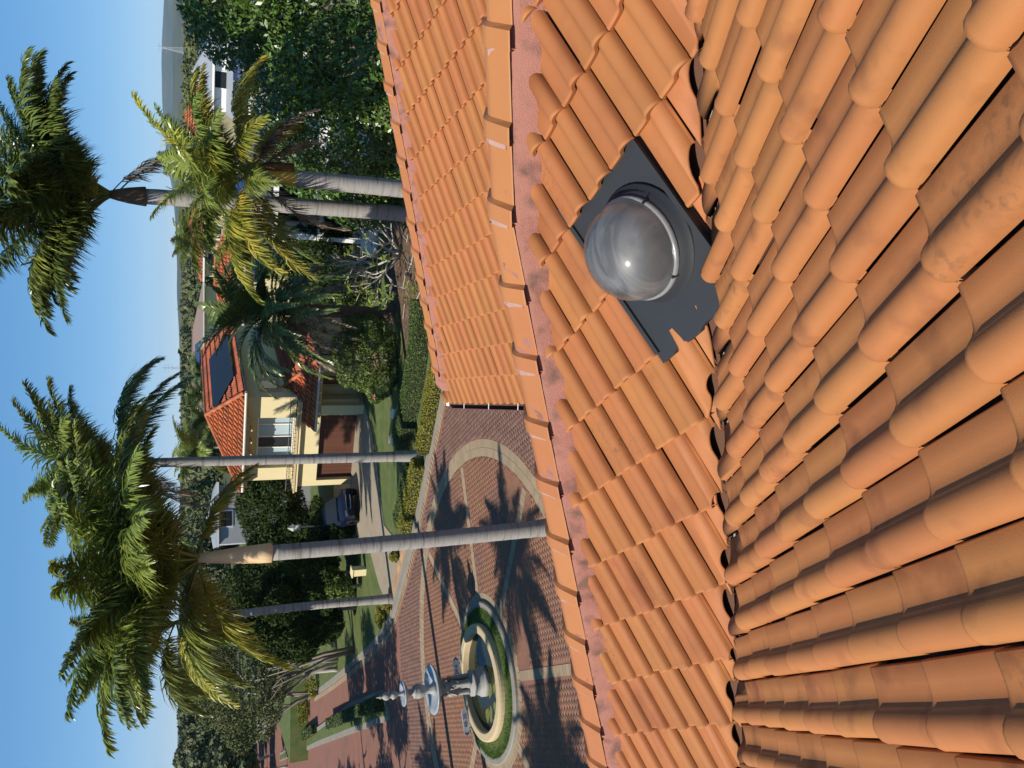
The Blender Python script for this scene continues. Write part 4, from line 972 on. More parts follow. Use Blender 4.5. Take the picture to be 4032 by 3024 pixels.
# direction boards behind the basin
def board(label, px, py, text, arrow, L):
    q = gd(px, py, 0.42); d = np.array([q[0], q[1]]); d = d / np.linalg.norm(d); rz = math.atan2(-d[0], d[1])
    t = thing('direction_sign', label, 'sign', (q[0], q[1], 0), rz)
    h, x0, x1 = .105, -L / 2, L / 2; tip = .12
    pts = [(x0, -h), (x1, -h), (x1 + tip, 0), (x1, h), (x0, h)] if arrow > 0 else [(x0 - tip, 0), (x0, -h), (x1, -h), (x1, h), (x0, h)]
    bbx = MB(); n = len(pts); bbx.add([(x, -.012, z + .5) for x, z in pts] + [(x, .012, z + .5) for x, z in pts], [tuple(range(n)), tuple(range(n, 2 * n))[::-1]] + [(i, i + n, (i + 1) % n + n, (i + 1) % n) for i in range(n)])
    bbx.build('board', SIGN, t)
    for x in (x0 * .6, x1 * .6): MB().box(x - .02, x + .02, .013, .05, 0, .58).build('post', CONC, t)
    c = bpy.data.curves.new('numbers', 'FONT'); c.body = text; c.size = .185; c.align_x = 'CENTER'; c.align_y = 'CENTER'; c.extrude = .001; c.materials.append(SIGN_T)
    tmp = bpy.data.objects.new('numbers_curve', c); COL.objects.link(tmp); bpy.context.view_layer.update()
    me = bpy.data.meshes.new_from_object(tmp.evaluated_get(bpy.context.evaluated_depsgraph_get())); bpy.data.objects.remove(tmp); o = obj('numbers', me, t); o.location = (-.03 * arrow, -.016, .5); o.rotation_euler = (math.pi / 2, 0, 0)
    k = arrow; ex = (x1 + .01) if k > 0 else (x0 - .01); ch = MB()
    P2 = [(ex - k * .045, .07), (ex + k * .005, .07), (ex + k * .065, 0), (ex + k * .005, -.07), (ex - k * .045, -.07), (ex + k * .015, 0)]
    ch.poly([(x, -.0155, z + .5) for x, z in (P2 if k < 0 else P2[::-1])]); ch.build('chevron', SIGN_T, t)
    return t
board('white arrow board reading 34-4 pointing right beside the fountain', 1806, 2633, '34-4', 1, .62)
board('white arrow board reading 48-35 pointing left beside the fountain', 1842, 2840, '48-35', -1, .70)

# ------------------------------------------------------------------ neighbour's two storey house
TH = math.radians(23)
nb = thing('neighbour_house', 'cream two storey house with red tiled roofs and a brown timber garage door', 'house', (-1.84, 44.53, 0.1), -TH)
def box(name, m, *a, par=nb): return MB().box(*a).build(name, m, par)
b = MB()
b.box(-4.55, -4.2, 0, .4, 0, 3.2); b.box(-4.2, .0, 0, .4, 2.1, 3.2); b.box(0, 1.0, 0, .4, 0, 3.2)          # garage front
b.box(-4.55, -4.25, .4, 9, 0, 3.2); b.box(.7, 1.0, .4, 9, 0, 3.2)
b.box(-4.13, -3.35, .15, .5, 3.43, 6.15); b.box(-.2, 1.05, .15, .5, 3.43, 6.15)                              # upper piers
b.box(-4.13, -3.85, .5, 12, 3.43, 6.15); b.box(.75, 1.05, .5, 12, 2.4, 6.15)                                 # upper sides
b.box(-3.85, .75, .9, 1.1, 5.42, 6.15); b.box(-3.85, -3.2, .9, 1.1, 3.43, 5.42); b.box(-.25, .75, .9, 1.1, 3.43, 5.42)
b.box(-3.35, -.2, .18, .45, 5.75, 6.15)
b.box(1.05, 3.3, .6, .9, 0, 2.5); b.box(3.0, 3.3, .9, 8, 0, 2.5)                                             # porch walls
b.build('wall', CREAM, nb)
for a in ((.65, 1.17, -1.25, -.75, 0, 2.35), (3.2, 3.7, -1.25, -.75, 0, 2.35)): box('column', CREAM, *a)
box('porch_beam', CREAM_D, .4, 3.75, -1.15, -.85, 2.35, 2.55)
box('floor_slab', CREAM, -4.75, .9, -.28, .9, 3.2, 3.40)
box('floor_slab', CREAM_D, -4.80, .95, -.33, -.26, 3.34, 3.43)
box('dark_room', DARK, -4.2, .65, .42, .5, 2.101, 3.19)
gd_ = box('garage_door', DARK, -4.2, .0, .34, .38, 0, 2.1)
for i in range(34):
    x = -4.19 + i * .1232; MB().box(x, x + .117, .31, .345, .02, 2.08).build('board', TIMBER, gd_)
# balcony doors
wf = box('window', WHITE, -3.2, -.25, .86, .9, 5.34, 5.42)
for x0, x1, m in ((-3.15, -2.45, CURTAIN), (-2.40, -1.75, GLASS), (-1.70, -.98, CURTAIN), (-.93, -.30, CURTAIN)):
    MB().box(x0, x1, .95, .97, 3.5, 5.32).build('pane', m, wf); MB().box(x0 - .05, x0, .88, .94, 3.43, 5.34).build('frame', WHITE, wf)
MB().box(-.30, -.25, .88, .94, 3.43, 5.34).build('frame', WHITE, wf); MB().box(-3.2, -.25, .87, .93, 3.43, 3.5).build('frame', WHITE, wf)
for x in (-3.0, -2.25, -1.5, -.75): MB().box(x - .06, x + .06, -.30, .9, 5.78, 5.93).build('rafter', CREAM_D, nb)
box('fascia_beam', CREAM_D, -4.3, .1, -.34, -.22, 5.94, 6.14)
# wrought iron balcony rail
b = MB()
b.tube([(-4.65, -.24, 3.82), (.95, -.24, 3.82)], .022, 6); b.tube([(-4.65, -.24, 3.5), (.95, -.24, 3.5)], .02, 6); b.tube([(.95, -.24, 3.82), (.95, .15, 3.82)], .014, 6)
b.build('balcony_rail', IRON, nb)
for i in range(24):
    x = -4.6 + i * .24; bb = MB(); bb.tube([(x, -.24, 3.43), (x, -.24, 3.82)], .014, 5)
    bb.tube([(x + .12 + .07 * k * math.cos(q), -.24, 3.66 + .10 * k * math.sin(q)) for q, k in zip(np.linspace(0, 9, 16), np.linspace(1, .25, 16))], .012, 4); bb.build('baluster', IRON, nb)
# small windows and doors
sw = MB(); sw.box(1.05, 1.11, .95, 2.6, 4.2, 5.4); o = sw.build('window', CREAM_D, nb); MB().box(1.10, 1.125, 1.25, 2.3, 4.42, 5.2).build('pane', GLASS, o); MB().box(1.11, 1.13, 1.2, 2.35, 4.36, 4.42).build('sill', TIMBER_R, o)
o = box('window', CREAM_D, 1.5, 2.35, .56, .6, .95, 2.3); MB().box(1.68, 2.18, .535, .565, 1.15, 2.15).build('pane', TIMBER_R, o)
o = box('door', TIMBER_R, 2.5, 3.05, .54, .6, .1, 2.3); MB().box(2.58, 2.97, .52, .545, .5, 2.15).build('pane', DARK, o)
o = MB().box(3.3, 3.36, .85, 2.75, .05, 2.2).build('door', TIMBER_R, nb)
for j in range(4):
    for i in range(2):
        for s in (0, 1): MB().box(3.355, 3.372, .95 + s * .95 + i * .38, 1.27 + s * .95 + i * .38, .30 + j * .47, .70 + j * .47).build('pane', CURTAIN, o)
# gutters and eaves
def rail(name, m, P, r, par=nb): return MB().tube(P, r, 8).build(name, m, par)
rail('gutter', mat('cream_gutter', (0.55, 0.5, 0.42), .5), [(1.62, -.52, 6.20), (-4.45, -.52, 6.20)], .07); rail('gutter', mat('brown_gutter', (0.2, 0.16, 0.13), .5), [(1.64, -.5, 6.20), (1.64, 12, 6.20)], .07)
rail('gutter', mat('cream_gutter_low', (0.5, 0.45, 0.38), .5), [(3.98, -1.34, 2.58), (-.35, -1.34, 2.58)], .07); rail('gutter', mat('brown_gutter_low', (0.16, 0.13, 0.11), .5), [(3.98, -1.34, 2.58), (3.98, 8, 2.58)], .07)
for x in np.arange(.1, 3.9, .62): MB().box(x - .035, x + .035, -1.28, -1.2, 2.40, 2.48).build('rafter_end', WHITE, nb)
box('soffit', CREAM_D, -4.45, 1.6, -.48, 12, 6.15, 6.2); box('soffit', CREAM_D, -.3, 3.95, -1.3, .15, 2.5, 2.54)
TLV, TLF, _ = tile_arrays(False)
def tile_roof(par, P, single, m, k=1.0, name='roof', tm=None):
    """P: planar polygon in the parent's frame, first edge = eave; lays lapped tiles on a sheet"""
    P = [np.array(p, float) for p in P]; e = P[1] - P[0]; e /= np.linalg.norm(e); nr = np.cross(P[1] - P[0], P[2] - P[0]); nr /= np.linalg.norm(nr)
    if nr[2] < 0: nr = -nr
    f = np.cross(nr, e); f = f if f[2] < 0 else -f; right = np.cross(f, nr)
    sheet_ = MB().slab([p - nr * .02 for p in P] if np.cross(P[1] - P[0], P[2] - P[0])[2] > 0 else [p - nr * .02 for p in P][::-1], .04).build(name, m, par)
    Q = [((p - P[0]) @ right, (p - P[0]) @ f) for p in P]; x0, x1 = min(q[0] for q in Q), max(q[0] for q in Q); y0 = min(q[1] for q in Q)
    tw, tg = TW * k, TG * k; V, F, n0 = [], [], 0
    me = None
    if single:
        me = bpy.data.meshes.new('tile'); me.from_pydata([tuple(np.array(v) * k) for v in TLV], [], [q[::-1] for q in TLF]); me.materials.append(m); me.update()
    for r in range(int(-y0 / tg) + 1):
        for c in range(int((x1 - x0) / tw) + 1):
            cx, cy = x0 + (c + .5) * tw, -(r + .5) * tg
            if not inside((cx, cy), Q): continue
            o = P[0] + right * (x0 + c * tw) + f * (-r * tg) + nr * .06
            if single:
                t = obj('tile', me, sheet_); mm = Matrix.Identity(4)
                for i in range(3): mm[i][0] = right[i]; mm[i][1] = f[i]; mm[i][2] = nr[i]; mm[i][3] = o[i]
                t.matrix_local = mm
            else:
                V.append(o + (np.array(TLV) * k) @ np.array([right, f, nr])); F += [tuple(i + n0 for i in q[::-1]) for q in TLF]; n0 += len(TLV)
    if not single and V:
        me = bpy.data.meshes.new('tile_field'); me.from_pydata(np.concatenate(V).tolist(), [], F); me.update(); me.materials.append(m); stuff(obj('tile_field', me, sheet_))
    return sheet_
def caps(par, a, c, m, r=.11, step=.4):
    a, c = np.array(a, float), np.array(c, float); n = max(1, int(np.linalg.norm(c - a) / step))
    for i in range(n):
        p, q = a + (c - a) * i / n, a + (c - a) * (i + 1.04) / n; MB().tube([p, q], [r, r * 1.12], 8).build('ridge_cap', m, par, False)
AP = (-1.25, 2.85, 8.05); BK = (-1.25, 13, 8.05)
tile_roof(nb, [(-4.45, -.5, 6.26), (1.6, -.5, 6.26), AP], False, ROOF_FAR, 1.4)
tile_roof(nb, [(1.6, -.5, 6.26), (1.6, 13, 6.26), BK, AP], False, ROOF_FAR, 1.4)
tile_roof(nb, [(-5.3, 13, 6.1), (-5.3, .9, 6.1), AP, BK], False, ROOF_FAR, 1.4)
MB().slab([(-4.45, -.5, 6.25), AP, (-5.3, .9, 6.1)], .05).build('roof', ROOF_FAR, nb)
caps(nb, (1.6, -.5, 6.30), AP, ROOF_FAR); caps(nb, (-4.45, -.5, 6.30), AP, ROOF_FAR); caps(nb, AP, BK, ROOF_FAR)
ZP = lambda d: 2.62 + d * .47
tile_roof(nb, [(-.3, -1.3, ZP(0)), (3.95, -1.3, ZP(0)), (1.06, 1.59, ZP(2.89)), (1.06, .14, ZP(1.44)), (-.3, .14, ZP(1.44))], True, ROOF_FAR, 1.4)
tile_roof(nb, [(3.95, -1.3, ZP(0)), (3.95, 8, ZP(0)), (1.06, 8, ZP(2.89)), (1.06, 1.59, ZP(2.89))], False, ROOF_FAR, 1.4)
caps(nb, (3.95, -1.3, ZP(0) + .03), (1.06, 1.59, ZP(2.89) + .03), ROOF_FAR)
# black pool heating mat on the sunless slope
def on_r(b_, u): a = 1.6 - u * 2.85; return (a, b_, 6.26 + u * 1.79 + .20)
MB().slab([on_r(1.6, .62), on_r(2.6, .12), on_r(9.5, .12), on_r(9.5, .72), on_r(2.2, .72)], .03).build('heating_mat', SOLAR_MAT, nb)

# ------------------------------------------------------------------ other houses
def house2(name, label, loc, rz, w_, d_, h_, wallm, roofm, rise=1.6, over=.5, wins=(), z_eave=None, tiles=True):
    t = thing(name, label, 'house', loc, rz); MB().box(-w_ / 2, w_ / 2, 0, d_, 0, h_).build('wall', wallm, t)
    x, y0, y1, o = w_ / 2 + over, -over, d_ + over, min(w_, d_) / 2 + over
    A_, B_, C_, D_ = (-x, y0, h_), (x, y0, h_), (x, y1, h_), (-x, y1, h_)
    if w_ >= d_: R0, R1 = (-x + o, (y0 + y1) / 2, h_ + rise), (x - o, (y0 + y1) / 2, h_ + rise); faces = [[A_, B_, R1, R0], [B_, C_, R1], [C_, D_, R0, R1], [D_, A_, R0]]
    else: R0, R1 = (0, y0 + o, h_ + rise), (0, y1 - o, h_ + rise); faces = [[A_, B_, R0], [B_, C_, R1, R0], [C_, D_, R1], [D_, A_, R0, R1]]
    for i, fpoly in enumerate(faces):
        if tiles and i in (0, 1, 3): tile_roof(t, fpoly, False, roofm, 1.6)
        else: MB().slab(fpoly, .08).build('roof', roofm, t)
    caps(t, R0, R1, roofm, .10, .9)
    MB().box(-x, x, y0 - .04, y0, h_ - .18, h_ - .01).build('fascia', WHITE, t)
    for x0, x1, z0, z1 in wins:
        f = MB().box(x0 - .08, x1 + .08, -.05, .02, z0 - .08, z1 + .08).build('window', WHITE, t); MB().box(x0, x1, -.07, -.045, z0, z1).build('pane', GLASS, f)
    return t
# white house with a balcony behind the pair of palms
wh = thing('balcony_house', 'white house with a charcoal tiled roof and a black balcony rail behind the palms', 'house', (9.6, 41.0, .1), math.radians(-20))
def wb(name, m, *a): return MB().box(*a).build(name, m, wh)
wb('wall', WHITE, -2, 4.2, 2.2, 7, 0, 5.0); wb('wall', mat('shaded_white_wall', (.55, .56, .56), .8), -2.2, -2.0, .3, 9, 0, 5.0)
wb('balcony_slab', WHITE, -2.2, 4.2, -.2, 2.2, 2.55, 2.85); wb('fascia', WHITE, -2.7, 4.6, -.72, -.6, 4.95, 5.2)
for x in (-2.1, 1.2, 4.0): wb('column', WHITE, x - .1, x + .1, -.15, .05, 0, 5.0)
for x in np.arange(-2.1, 4.1, .45): wb('baluster', IRON, x - .012, x + .012, -.13, -.11, 2.85, 3.75)
for z in (2.98, 3.2, 3.45, 3.75): MB().tube([(-2.2, -.12, z), (4.1, -.12, z)], .018, 5).build('rail', IRON, wh)
o = wb('window', DARK, -1.6, .8, 2.1, 2.2, 3.0, 4.7); wb('window', DARK, -1.6, 1.0, 2.1, 2.2, .2, 2.3)
for i in range(4): wb('step', WHITE, -2.6, -1.2 , -1.6 + i * .3, -1.3 + i * .3, 0, .15 + i * .15)
tile_roof(wh, [(-2.7, -.65, 5.2), (4.6, -.65, 5.2), (1.6, 3.6, 7.1), (-.4, 3.6, 7.1)], False, ROOF_DK, 1.3)
MB().slab([(-2.7, 7.5, 5.2), (-2.7, -.65, 5.2), (-.4, 3.6, 7.1)], .08).build('roof', ROOF_DK, wh)
for i in range(3): MB().slab([(-1.2 + i * .9, .6 + i * .5, 5.95 + i * .24), (-.4 + i * .9, .6 + i * .5, 5.95 + i * .24), (-.4 + i * .9, 1.9 + i * .5, 6.57 + i * .24), (-1.2 + i * .9, 1.9 + i * .5, 6.57 + i * .24)], .04).build('solar_panel', SOLAR, wh)
q = at(K(440), K(160), 70)
gh = house2('grey_roof_house', 'white house with grey metal roofs and solar panels beyond the big tree', (q[0], 70, 0), math.radians(-22), 5.6, 7, 7.25, WHITE, ROOF_GREY, 1.5, .5, [(-.9, .4, 6.1, 7.0)], tiles=False)
MB().slab([(-3.5, -3.6, 5.0), (3.4, -3.6, 5.0), (3.1, -.1, 6.1), (-3.0, -.1, 6.1)], .08).build('lower_roof', ROOF_GREY, gh); MB().box(-3.2, 3.0, -3.2, 0, 0, 5.0).build('wall', WHITE, gh)
for i in range(4): MB().slab([(-2.6 + i * 1.25, -3.4, 5.14), (-1.45 + i * 1.25, -3.4, 5.14), (-1.45 + i * 1.25, -1.7, 5.67), (-2.6 + i * 1.25, -1.7, 5.67)], .04).build('solar_panel', SOLAR, gh)
for i in range(3): MB().slab([(3.0 - i * .05, 1.0 + i * 1.3, 7.55), (3.0 - i * .05, 2.2 + i * 1.3, 7.55), (1.5, 2.2 + i * 1.3, 8.3), (1.5, 1.0 + i * 1.3, 8.3)], .04).build('solar_panel', SOLAR, gh)
q = at(K(432), K(205), 84); house2('small_far_house', 'small terracotta roof peeping over the grey metal roof', (q[0] - 1, 84, 0), .2, 7, 6, 7.6, CREAM, ROOF_FAR, 1.6)
q = at(K(450), K(535), 80); house2('far_cream_house', 'distant cream house with blue windows above an orange roof behind the date palm', (q[0] + 1.5, 82, 0), math.radians(-10), 8, 7, 7.6, CREAM, ROOF_FAR, 1.3, .5, [(-2.9, -1.7, 5.9, 7.1), (-.2, 1.0, 5.9, 7.1), (2.0, 3.0, 5.9, 7.1)])
q = at(K(470), K(600), 66); house2('far_orange_roof_house', 'house with a broad orange tiled roof behind the date palm crown', (q[0], 66, 0), math.radians(-14), 11, 8, 5.0, CREAM, ROOF_FAR, 1.9, .5)
q = at(K(432), K(760), 105); hh = house2('far_yellow_house', 'distant yellow house with a brown roof and solar panels on the skyline', (q[0], 105, 0), math.radians(10), 17, 9, 7.0, CREAM, mat('brown_far_roof', (.24, .17, .135), .8), 1.1, .6, [(-6.2, -5.6, 5.6, 6.8), (-5.0, -4.5, 5.6, 6.8), (0.5, 1.7, 5.6, 6.6), (5.6, 6.3, 5.6, 6.8)], tiles=False)
MB().slab([(-3.5, .4, 7.35), (1.5, .4, 7.35), (1.5, 2.6, 7.85), (-3.5, 2.6, 7.85)], .05).build('solar_panel', SOLAR, hh)
q = at(K(455), K(1095), 62); house2('far_grey_house', 'pale grey house wall with one dark window between the palm crowns', (q[0] - .6, 62, 0), math.radians(12), 4.4, 6, 7.0, mat('pale_grey_wall', (.36, .37, .38), .8), ROOF_GREY, .5, .2, [(-.9, .2, 5.9, 6.7)], tiles=False)

# ------------------------------------------------------------------ cars
def car(label, loc, rz, paint, sc=1.0):
    t = thing('parked_car', label, 'car', loc, rz); t.scale = (sc,) * 3
    # length along x, front at +x
    sec = [(-2.25, .50, .80, .55, 1.0), (-2.15, .35, .95, .86, 1.60), (-1.2, .30, .97, .90, 1.70), (.2, .30, .97, .88, 1.68), (1.05, .30, .97, .80, 1.10), (1.9, .32, .94, .78, 1.0), (2.2, .40, .82, .62, .78)]
    V, F = [], []
    for x, z0, hw, tw_, z1 in sec:
        zb = min(.95, z1 - .08)
        V += [(x, -hw * .95, z0), (x, -hw, (z0 + zb) / 2), (x, -hw * .97, zb), (x, -tw_ * (.75 if z1 > 1.3 else .92), z1 - .04), (x, 0, z1), (x, tw_ * (.75 if z1 > 1.3 else .92), z1 - .04), (x, hw * .97, zb), (x, hw, (z0 + zb) / 2), (x, hw * .95, z0)]
    m = 9
    for i in range(len(sec) - 1):
        for j in range(m): F.append((i * m + j, i * m + (j + 1) % m, (i + 1) * m + (j + 1) % m, (i + 1) * m + j))
    F.append(tuple(range(m))[::-1]); F.append(tuple((len(sec) - 1) * m + j for j in range(m)))
    bb = MB(); bb.add(V, [f[::-1] for f in F]); bb.build('body', paint, t, False)
    MB().slab([(.30, -.66, 1.62), (1.05, -.74, 1.12), (1.05, .74, 1.12), (.30, .66, 1.62)][::-1], .02).build('windscreen', GLASS, t)
    for s in (-1, 1):
        MB().slab([(-1.9, s * .80, 1.1), (.75, s * .82, 1.1), (.15, s * .70, 1.56), (-1.8, s * .70, 1.52)][::s], .03).build('side_window', GLASS, t)
        MB().box(1.86, 2.14, s * .62 - .16, s * .62 + .16, .74, .88).build('headlight', CHROME, t)
        for x in (-1.4, 1.4):
            wl = MB(); wl.tube([(x, s * .74, .36), (x, s * .96, .36)], .36, 20); o = wl.build('wheel', TYRE, t); MB().tube([(x, s * .965, .36), (x, s * .975, .36)], .24, 14).build('rim', CHROME, o)
    MB().box(2.16, 2.24, -.42, .42, .58, .80).build('grille', DARK, t); MB().tube([(2.25, -.42, .80), (2.26, 0, .82), (2.25, .42, .80)], .02, 5).build('grille_trim', CHROME, t); MB().tube([(2.25, -.42, .58), (2.26, 0, .56), (2.25, .42, .58)], .02, 5).build('grille_trim', CHROME, t)
    return t
q = gd(K(778), K(1085)); car('navy blue car parked in the shade left of the cream house', (q[0] - .9, q[1] + 1.4, .115), math.radians(-62), CARBLUE)
q = at(K(645), K(1345), 66); car('red car parked far down the side street under trees', (q[0], 66, 1.6), math.radians(100), CARRED)
q = at(K(653), K(1392), 68); car('pale blue car parked beyond the crepe myrtles', (q[0], 68, 1.4), math.radians(100), CARLIGHT)
struct(MB().prism([(-30, 63), (-10, 63), (-10, 71), (-30, 71)], 0, 1.4).build('terrace', LAWN))

# ------------------------------------------------------------------ small garden things
q = gd(K(882), K(893)); t = thing('utility_cabinet', 'pale utility cabinet with a small warning label beside the round bush', 'cabinet', (q[0], q[1], .09), math.radians(-14))
MB().box(-.17, .17, -.14, .14, .04, .60).build('body', BOXWHITE, t); MB().box(-.20, .20, -.17, .17, .60, .66).build('lid', BOXWHITE, t); MB().box(-.035, .035, -.146, -.139, .36, .46).build('warning_label', YELLOW, t); MB().box(-.05, .05, -.1455, -.139, .29, .34).build('white_label', WHITE, t)
for x in (-.12, 0, .12): MB().box(x - .03, x + .03, -.13, .13, 0, .04).build('foot', BOXWHITE, t)
q = gd(K(868), K(952)); t = thing('meter_box', 'pale green meter box on the lawn behind the clipped hedge', 'box', (q[0], q[1], .09), math.radians(-14))
MB().box(-.2, .2, -.15, .15, 0, .36).build('body', BOXGREEN, t); MB().box(-.22, .22, -.17, .17, .36, .40).build('lid', BOXGREEN, t)
q = gd(K(845), K(948)); tag(struct(MB().box(q[0] - .22, q[0] + .2, q[1] - .18, q[1] + .18, .08, .10).build('access_cover', CONC)), 'flat grey access cover in the lawn', 'cover'); 
q = gd(K(793), K(1232)); t = thing('garden_pillar', 'short cream rendered pillar on the lawn by the driveway palm', 'pillar', (q[0], q[1], .09), math.radians(-20))
MB().box(-.2, .2, -.2, .2, 0, .72).build('shaft', CREAM, t); MB().box(-.25, .25, -.25, .25, .72, .79).build('cap', CREAM, t)
q = at(K(633), K(1140), 46.5); t = thing('lantern_post', 'white garden lantern on a post in the dark shrubs', 'lamp', (q[0], 46.5, .1))
LW = mat('weathered_white_paint', (.36, .36, .34), .7); MB().tube([(0, 0, 0), (0, 0, q[2] - .5)], .045, 8).build('post', LW, t); z = q[2] - .5
MB().box(-.16, .16, -.16, .16, z, z + .05).build('base', LW, t); MB().box(-.12, .12, -.12, .12, z + .05, z + .38).build('lamp_glass', mat('frosted_lamp', (.5, .5, .48), .4), t)
for x in (-.13, .13):
    for y in (-.13, .13): MB().box(x - .015, x + .015, y - .015, y + .015, z + .05, z + .4).build('frame', LW, t)
b = MB(); b.lathe([(.24, z + .40), (.20, z + .44), (.02, z + .72)], 4); b.build('lamp_roof', LW, t)
q = gd(1600, 2085); t = thing('kerb_drain', 'steel drain grate set in the kerb right of the nearest palm', 'drain', (q[0], q[1], .11), math.radians(-30)); MB().box(-.5, .5, -.15, .15, 0, .02).build('grate', STEEL, t)

# ------------------------------------------------------------------ divided street to the upper side: median strip, verge shrubs, shade trees
ML = [(-16.2, 36.6), (-20.6, 45.6), (-26.6, 57.8), (-38.2, 81.0)]; MR = [(-16.6, 38.2), (-19.9, 45.2), (-25.2, 56.2), (-37.2, 80.4)]
struct(MB().prism(ML + [(-37.2, 80.6), (-24.9, 57.2), (-18.9, 45.9), (-15.4, 38.4)], 0, .12).build('median_kerb', CONC))
struct(MB().prism([(-16.2, 37.2), (-20.4, 45.9), (-26.3, 57.9), (-37.9, 80.6), (-37.4, 80.5), (-25.2, 57.1), (-19.2, 45.9), (-15.7, 38.3)], .1, .14).build('median_lawn', LAWN))
hedge('median_hedge', 'clipped hedge block at the near end of the street median', [(-15.9, 37.9), (-16.9, 40.0)], .7, .5, .14, HEDGE_G, .09, 2500, 91)
hedge('median_hedge', 'long low hedge along the middle of the street median', [(-17.6, 41.6), (-22.6, 52.0)], .6, .40, .14, HEDGE_G, .10, 5000, 92)
hedge('median_hedge', 'far low hedge at the end of the street median', [(-25.5, 58.2), (-33.0, 72.5)], .6, .40, .14, HEDGE_G, .12, 3500, 93)
for i, (px, py) in enumerate(((662, 1505), (640, 1548), (690, 1478), (668, 1540))):
    p = gd(K(px), K(py)); tree('golden_shrub', ['golden shrub by the white wall up the street', 'golden shrub at the far street corner', 'golden shrub beside the dark crepe myrtle', 'small golden shrub below the far crepe myrtle'][i], 'shrub', (p[0], p[1], .1), crown_blobs((0, 0, .5), (.9, .8, .5), 8, .45, 95 + i), 900, .14, HEDGE_Y, 96 + i, lo=.7)
q = gd(K(668), K(1515)); t = thing('low_wall', 'low white garden wall behind the golden shrubs up the street', 'wall', (q[0] + 2, q[1] + 2.5, .08), math.radians(-55)); MB().box(-4, 4, -.12, .12, 0, .7).build('panel', WHITE, t); MB().box(-4.05, 4.05, -.16, .16, .7, .78).build('coping', WHITE, t)
shade = [(-27, 34), (-30, 40), (-33, 45), (-37, 51), (-41, 58), (-46, 66), (-52, 75), (-30, 30), (-25.5, 28), (-60, 84), (-28.5, 37), (-31.5, 42.5), (-35, 48), (-39, 54.5), (-43.5, 62), (-49, 70)]
shade = [(x, y, 5.6) for x, y in shade] + [(-24.3, 35.6, 9.0), (-26.2, 40.0, 9.2), (-23.2, 32.0, 8.6)]
for i, (x, y, sh_) in enumerate(shade):
    tree('shade_tree', 'street tree beyond the sunny side of the road, known by its shadow', 'tree', (x, y, 0), crown_blobs((0, 0, sh_), (2.6, 2.6, 2.4), 12, .36, 110 + i), 5500, .26, LEAF_MID, 120 + i, limbs((0, 0, 0), (0, 0, sh_), 1.8, .16, 6, 130 + i), group='street trees that shade the road', lo=.4)

# ------------------------------------------------------------------ background: palms, gum trees, wood, hills, pylons
for i, (lab, px, py, Y, L) in enumerate([('small palm between the house roof and the tall palm trunk', 455, 905, 62, 3.0), ('feathery palm behind the left end of the house roof', 440, 965, 58, 3.2), ('palm crown beside the distant yellow house', 445, 850, 84, 3.0), ('bushy palm above the orange roof', 425, 520, 74, 3.2), ('palm left of the distant yellow house', 440, 800, 88, 2.6),
                                              ('yellow green palm behind the tall palm trunks', 545, 500, 46, 3.2), ('palm in the garden behind the date palm', 560, 540, 43, 2.8)]):
    q = at(K(px), K(py), Y); palm(lab, (q[0], Y, 0), (q[0], Y, q[2]), .16, ring(20, ['mid', 'out', 'up', 'low'], i * 33, seed=140 + i, m=[FROND_DK, FROND, FROND_Y][i % 3 if i > 4 else i % 2]), L, (SHAFT_G, .6), group='palms in the gardens behind', seed=150 + i)
gum = []
for v in range(5):
    P, D = blob_points(crown_blobs((0, 0, 0), (1, 1, .75), 16, .36, 200 + v, up=.3), 2600, 210 + v, lo=.6); gum.append(leaf_mesh('crown', P, D, .17, LEAF_FAR, 220 + v, .6))
trunk_far = limbs((0, 0, 0), (0, 0, .62), .3, .025, 5, 9).mesh('trunk', BARK_P, True)
g = random.Random(33); YH = float(at(K(432), K(760), 105)[0])
for i in range(120):
    Y = g.uniform(95, 190) if i > 20 else g.uniform(70, 100); X = g.uniform(-.62, .66) * Y
    if i <= 20 and -14 < X < 45: continue
    if Y < 112 and abs(X - YH) < 11: continue
    h = g.uniform(6.8, 9.6) + (Y - 95) * .012
    t = thing('gum_tree', 'distant olive green gum tree in the wooded skyline', 'tree', (X, Y, 0), g.uniform(0, 6.28), group='gum trees on the skyline')
    o = obj('crown', gum[i % 5], t, (0, 0, h * .66)); s = g.uniform(2.6, 4.8); o.scale = (s, s, h * .42)
    o = obj('trunk', trunk_far, t); o.scale = (h * .6, h * .6, h)
N = 2400; g2_ = np.random.default_rng(5); V, F, n0 = [], [], 0
Yw = g2_.uniform(185, 900, N) ** 1.0; Xw = g2_.uniform(-.75, .75, N) * Yw
cl = np.array([v.co[:] for v in gum[0].vertices]).reshape(-1, 4, 3)
pick = [cl[g2_.integers(0, len(cl), 150)].reshape(-1, 3) for _ in range(8)]
for i in range(N):
    s = g2_.uniform(3.5, 7); hh_ = g2_.uniform(7, 11.5); c = pick[i % 8]; big_ = c.reshape(-1, 4, 3); cen = big_.mean(1, keepdims=True); c = (cen + (big_ - cen) * 1.5).reshape(-1, 3)
    V.append(c * [s, s, hh_ * .55] + [Xw[i], Yw[i], hh_ * .5])
V = np.concatenate(V); F = (np.array([[0, 1, 2], [0, 2, 3]])[None] + (np.arange(len(V) // 4) * 4)[:, None, None]).reshape(-1, 3)
wd_ = stuff(obj('forest', npmesh('forest', V, F, LEAF_FAR))); wd_['label'] = 'far wooded plain reaching to the hills'; wd_['category'] = 'forest'
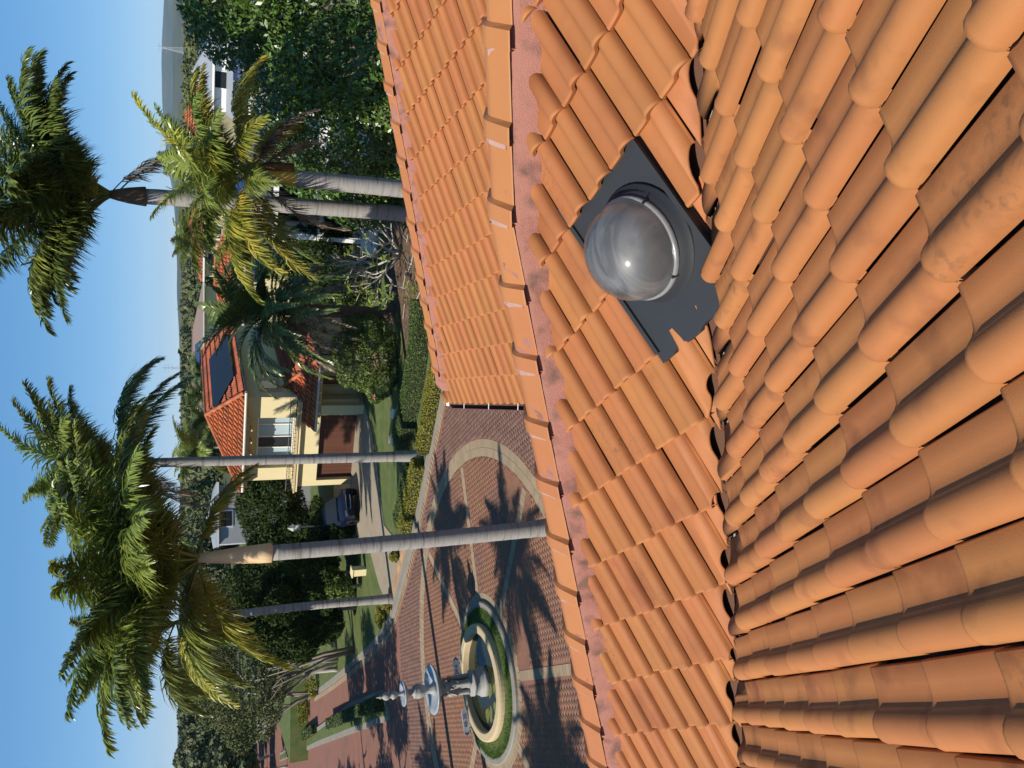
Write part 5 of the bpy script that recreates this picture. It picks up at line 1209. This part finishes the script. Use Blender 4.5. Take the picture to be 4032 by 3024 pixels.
# hills
def hill(prof, Y, dy):
    V, F = [], []; n = len(prof)
    for j, (k, yy) in enumerate(((0, 0), (.55, .3), (.85, .6), (1, 1.0))):
        for x, h in prof: V.append((x, Y + dy * yy, h * k))
    for j in range(3):
        for i in range(n - 1): F.append((j * n + i, j * n + i + 1, (j + 1) * n + i + 1, (j + 1) * n + i))
    return struct(obj('hills', npmesh('hills', V, F, HILL, True)))
wv = np.convolve(rng.normal(0, 1, 300), np.hanning(15) / 5, 'same')
prof = []
for i, x in enumerate(np.linspace(-4200, 4200, 240)):
    u = np.interp(x, [-4200, -1500, -200, 300, 1000, 1500, 1700, 2100, 2400, 4200], [20, 12, 8, 22, 36, 80, 120, 150, 160, 120]); prof.append((x, max(4, u + wv[i] * (5 if x > 900 else 2.5))))
hill(prof, 5000, 1500)
hill([(x, max(3, np.interp(x, [-1500, -100, 250, 600, 900, 1500], [10, 8, 20, 30, 42, 40]) + wv[(i * 2) % 280] * 3)) for i, x in enumerate(np.linspace(-1500, 1500, 90))], 2400, 500)
def pylon(label, p, H):
    t = thing('power_pylon', label, 'pylon', (p[0], p[1], 0)); b = MB()
    w0 = H * .085
    for sx in (-1, 1):
        for sy in (-1, 1): b.tube([(sx * w0, sy * w0, 0), (sx * w0 * .25, sy * w0 * .25, H * .7), (0, 0, H)], H * .006, 4)
    for k in range(9):
        z = H * .7 * k / 9; z2 = H * .7 * (k + 1) / 9; wA, wB = w0 * (1 - .75 * z / (H * .7)), w0 * (1 - .75 * z2 / (H * .7))
        for s in (-1, 1): b.tube([(-wA, s * wA, z), (wB, s * wB, z2)], H * .004, 3); b.tube([(wA, s * wA, z), (-wB, s * wB, z2)], H * .004, 3)
    b.build('tower', STEEL, t)
    for z in (.70, .80, .90): MB().tube([(-H * .12, 0, H * z), (0, 0, H * (z + .02)), (H * .12, 0, H * z)], H * .005, 4).build('cross_arm', STEEL, t)
    return t
q = at(K(336), K(100), 900); pylon('lattice power pylon in front of the blue hills', q, q[2])
q = at(K(350), K(795), 600); pylon('lattice power pylon on the wooded skyline above the house', q, q[2])
# air: pale haze that lets the hills fade
hz_ = MB().box(-7000, 7000, -600, 8200, -1.2, 190).build('haze', None); stuff(hz_)
hm = bpy.data.materials.new('haze_air'); hm.use_nodes = True; hm.node_tree.nodes.clear()
ov = hm.node_tree.nodes.new('ShaderNodeOutputMaterial'); pv = hm.node_tree.nodes.new('ShaderNodeVolumePrincipled')
pv.inputs['Color'].default_value = (0.5, 0.7, 0.97, 1); pv.inputs['Density'].default_value = 0.00006; pv.inputs['Anisotropy'].default_value = 0.1
hm.node_tree.links.new(pv.outputs[0], ov.inputs['Volume']); hz_.data.materials.append(hm)
hz_['label'] = 'thin pale haze over the far plain and hills'; hz_['category'] = 'haze'
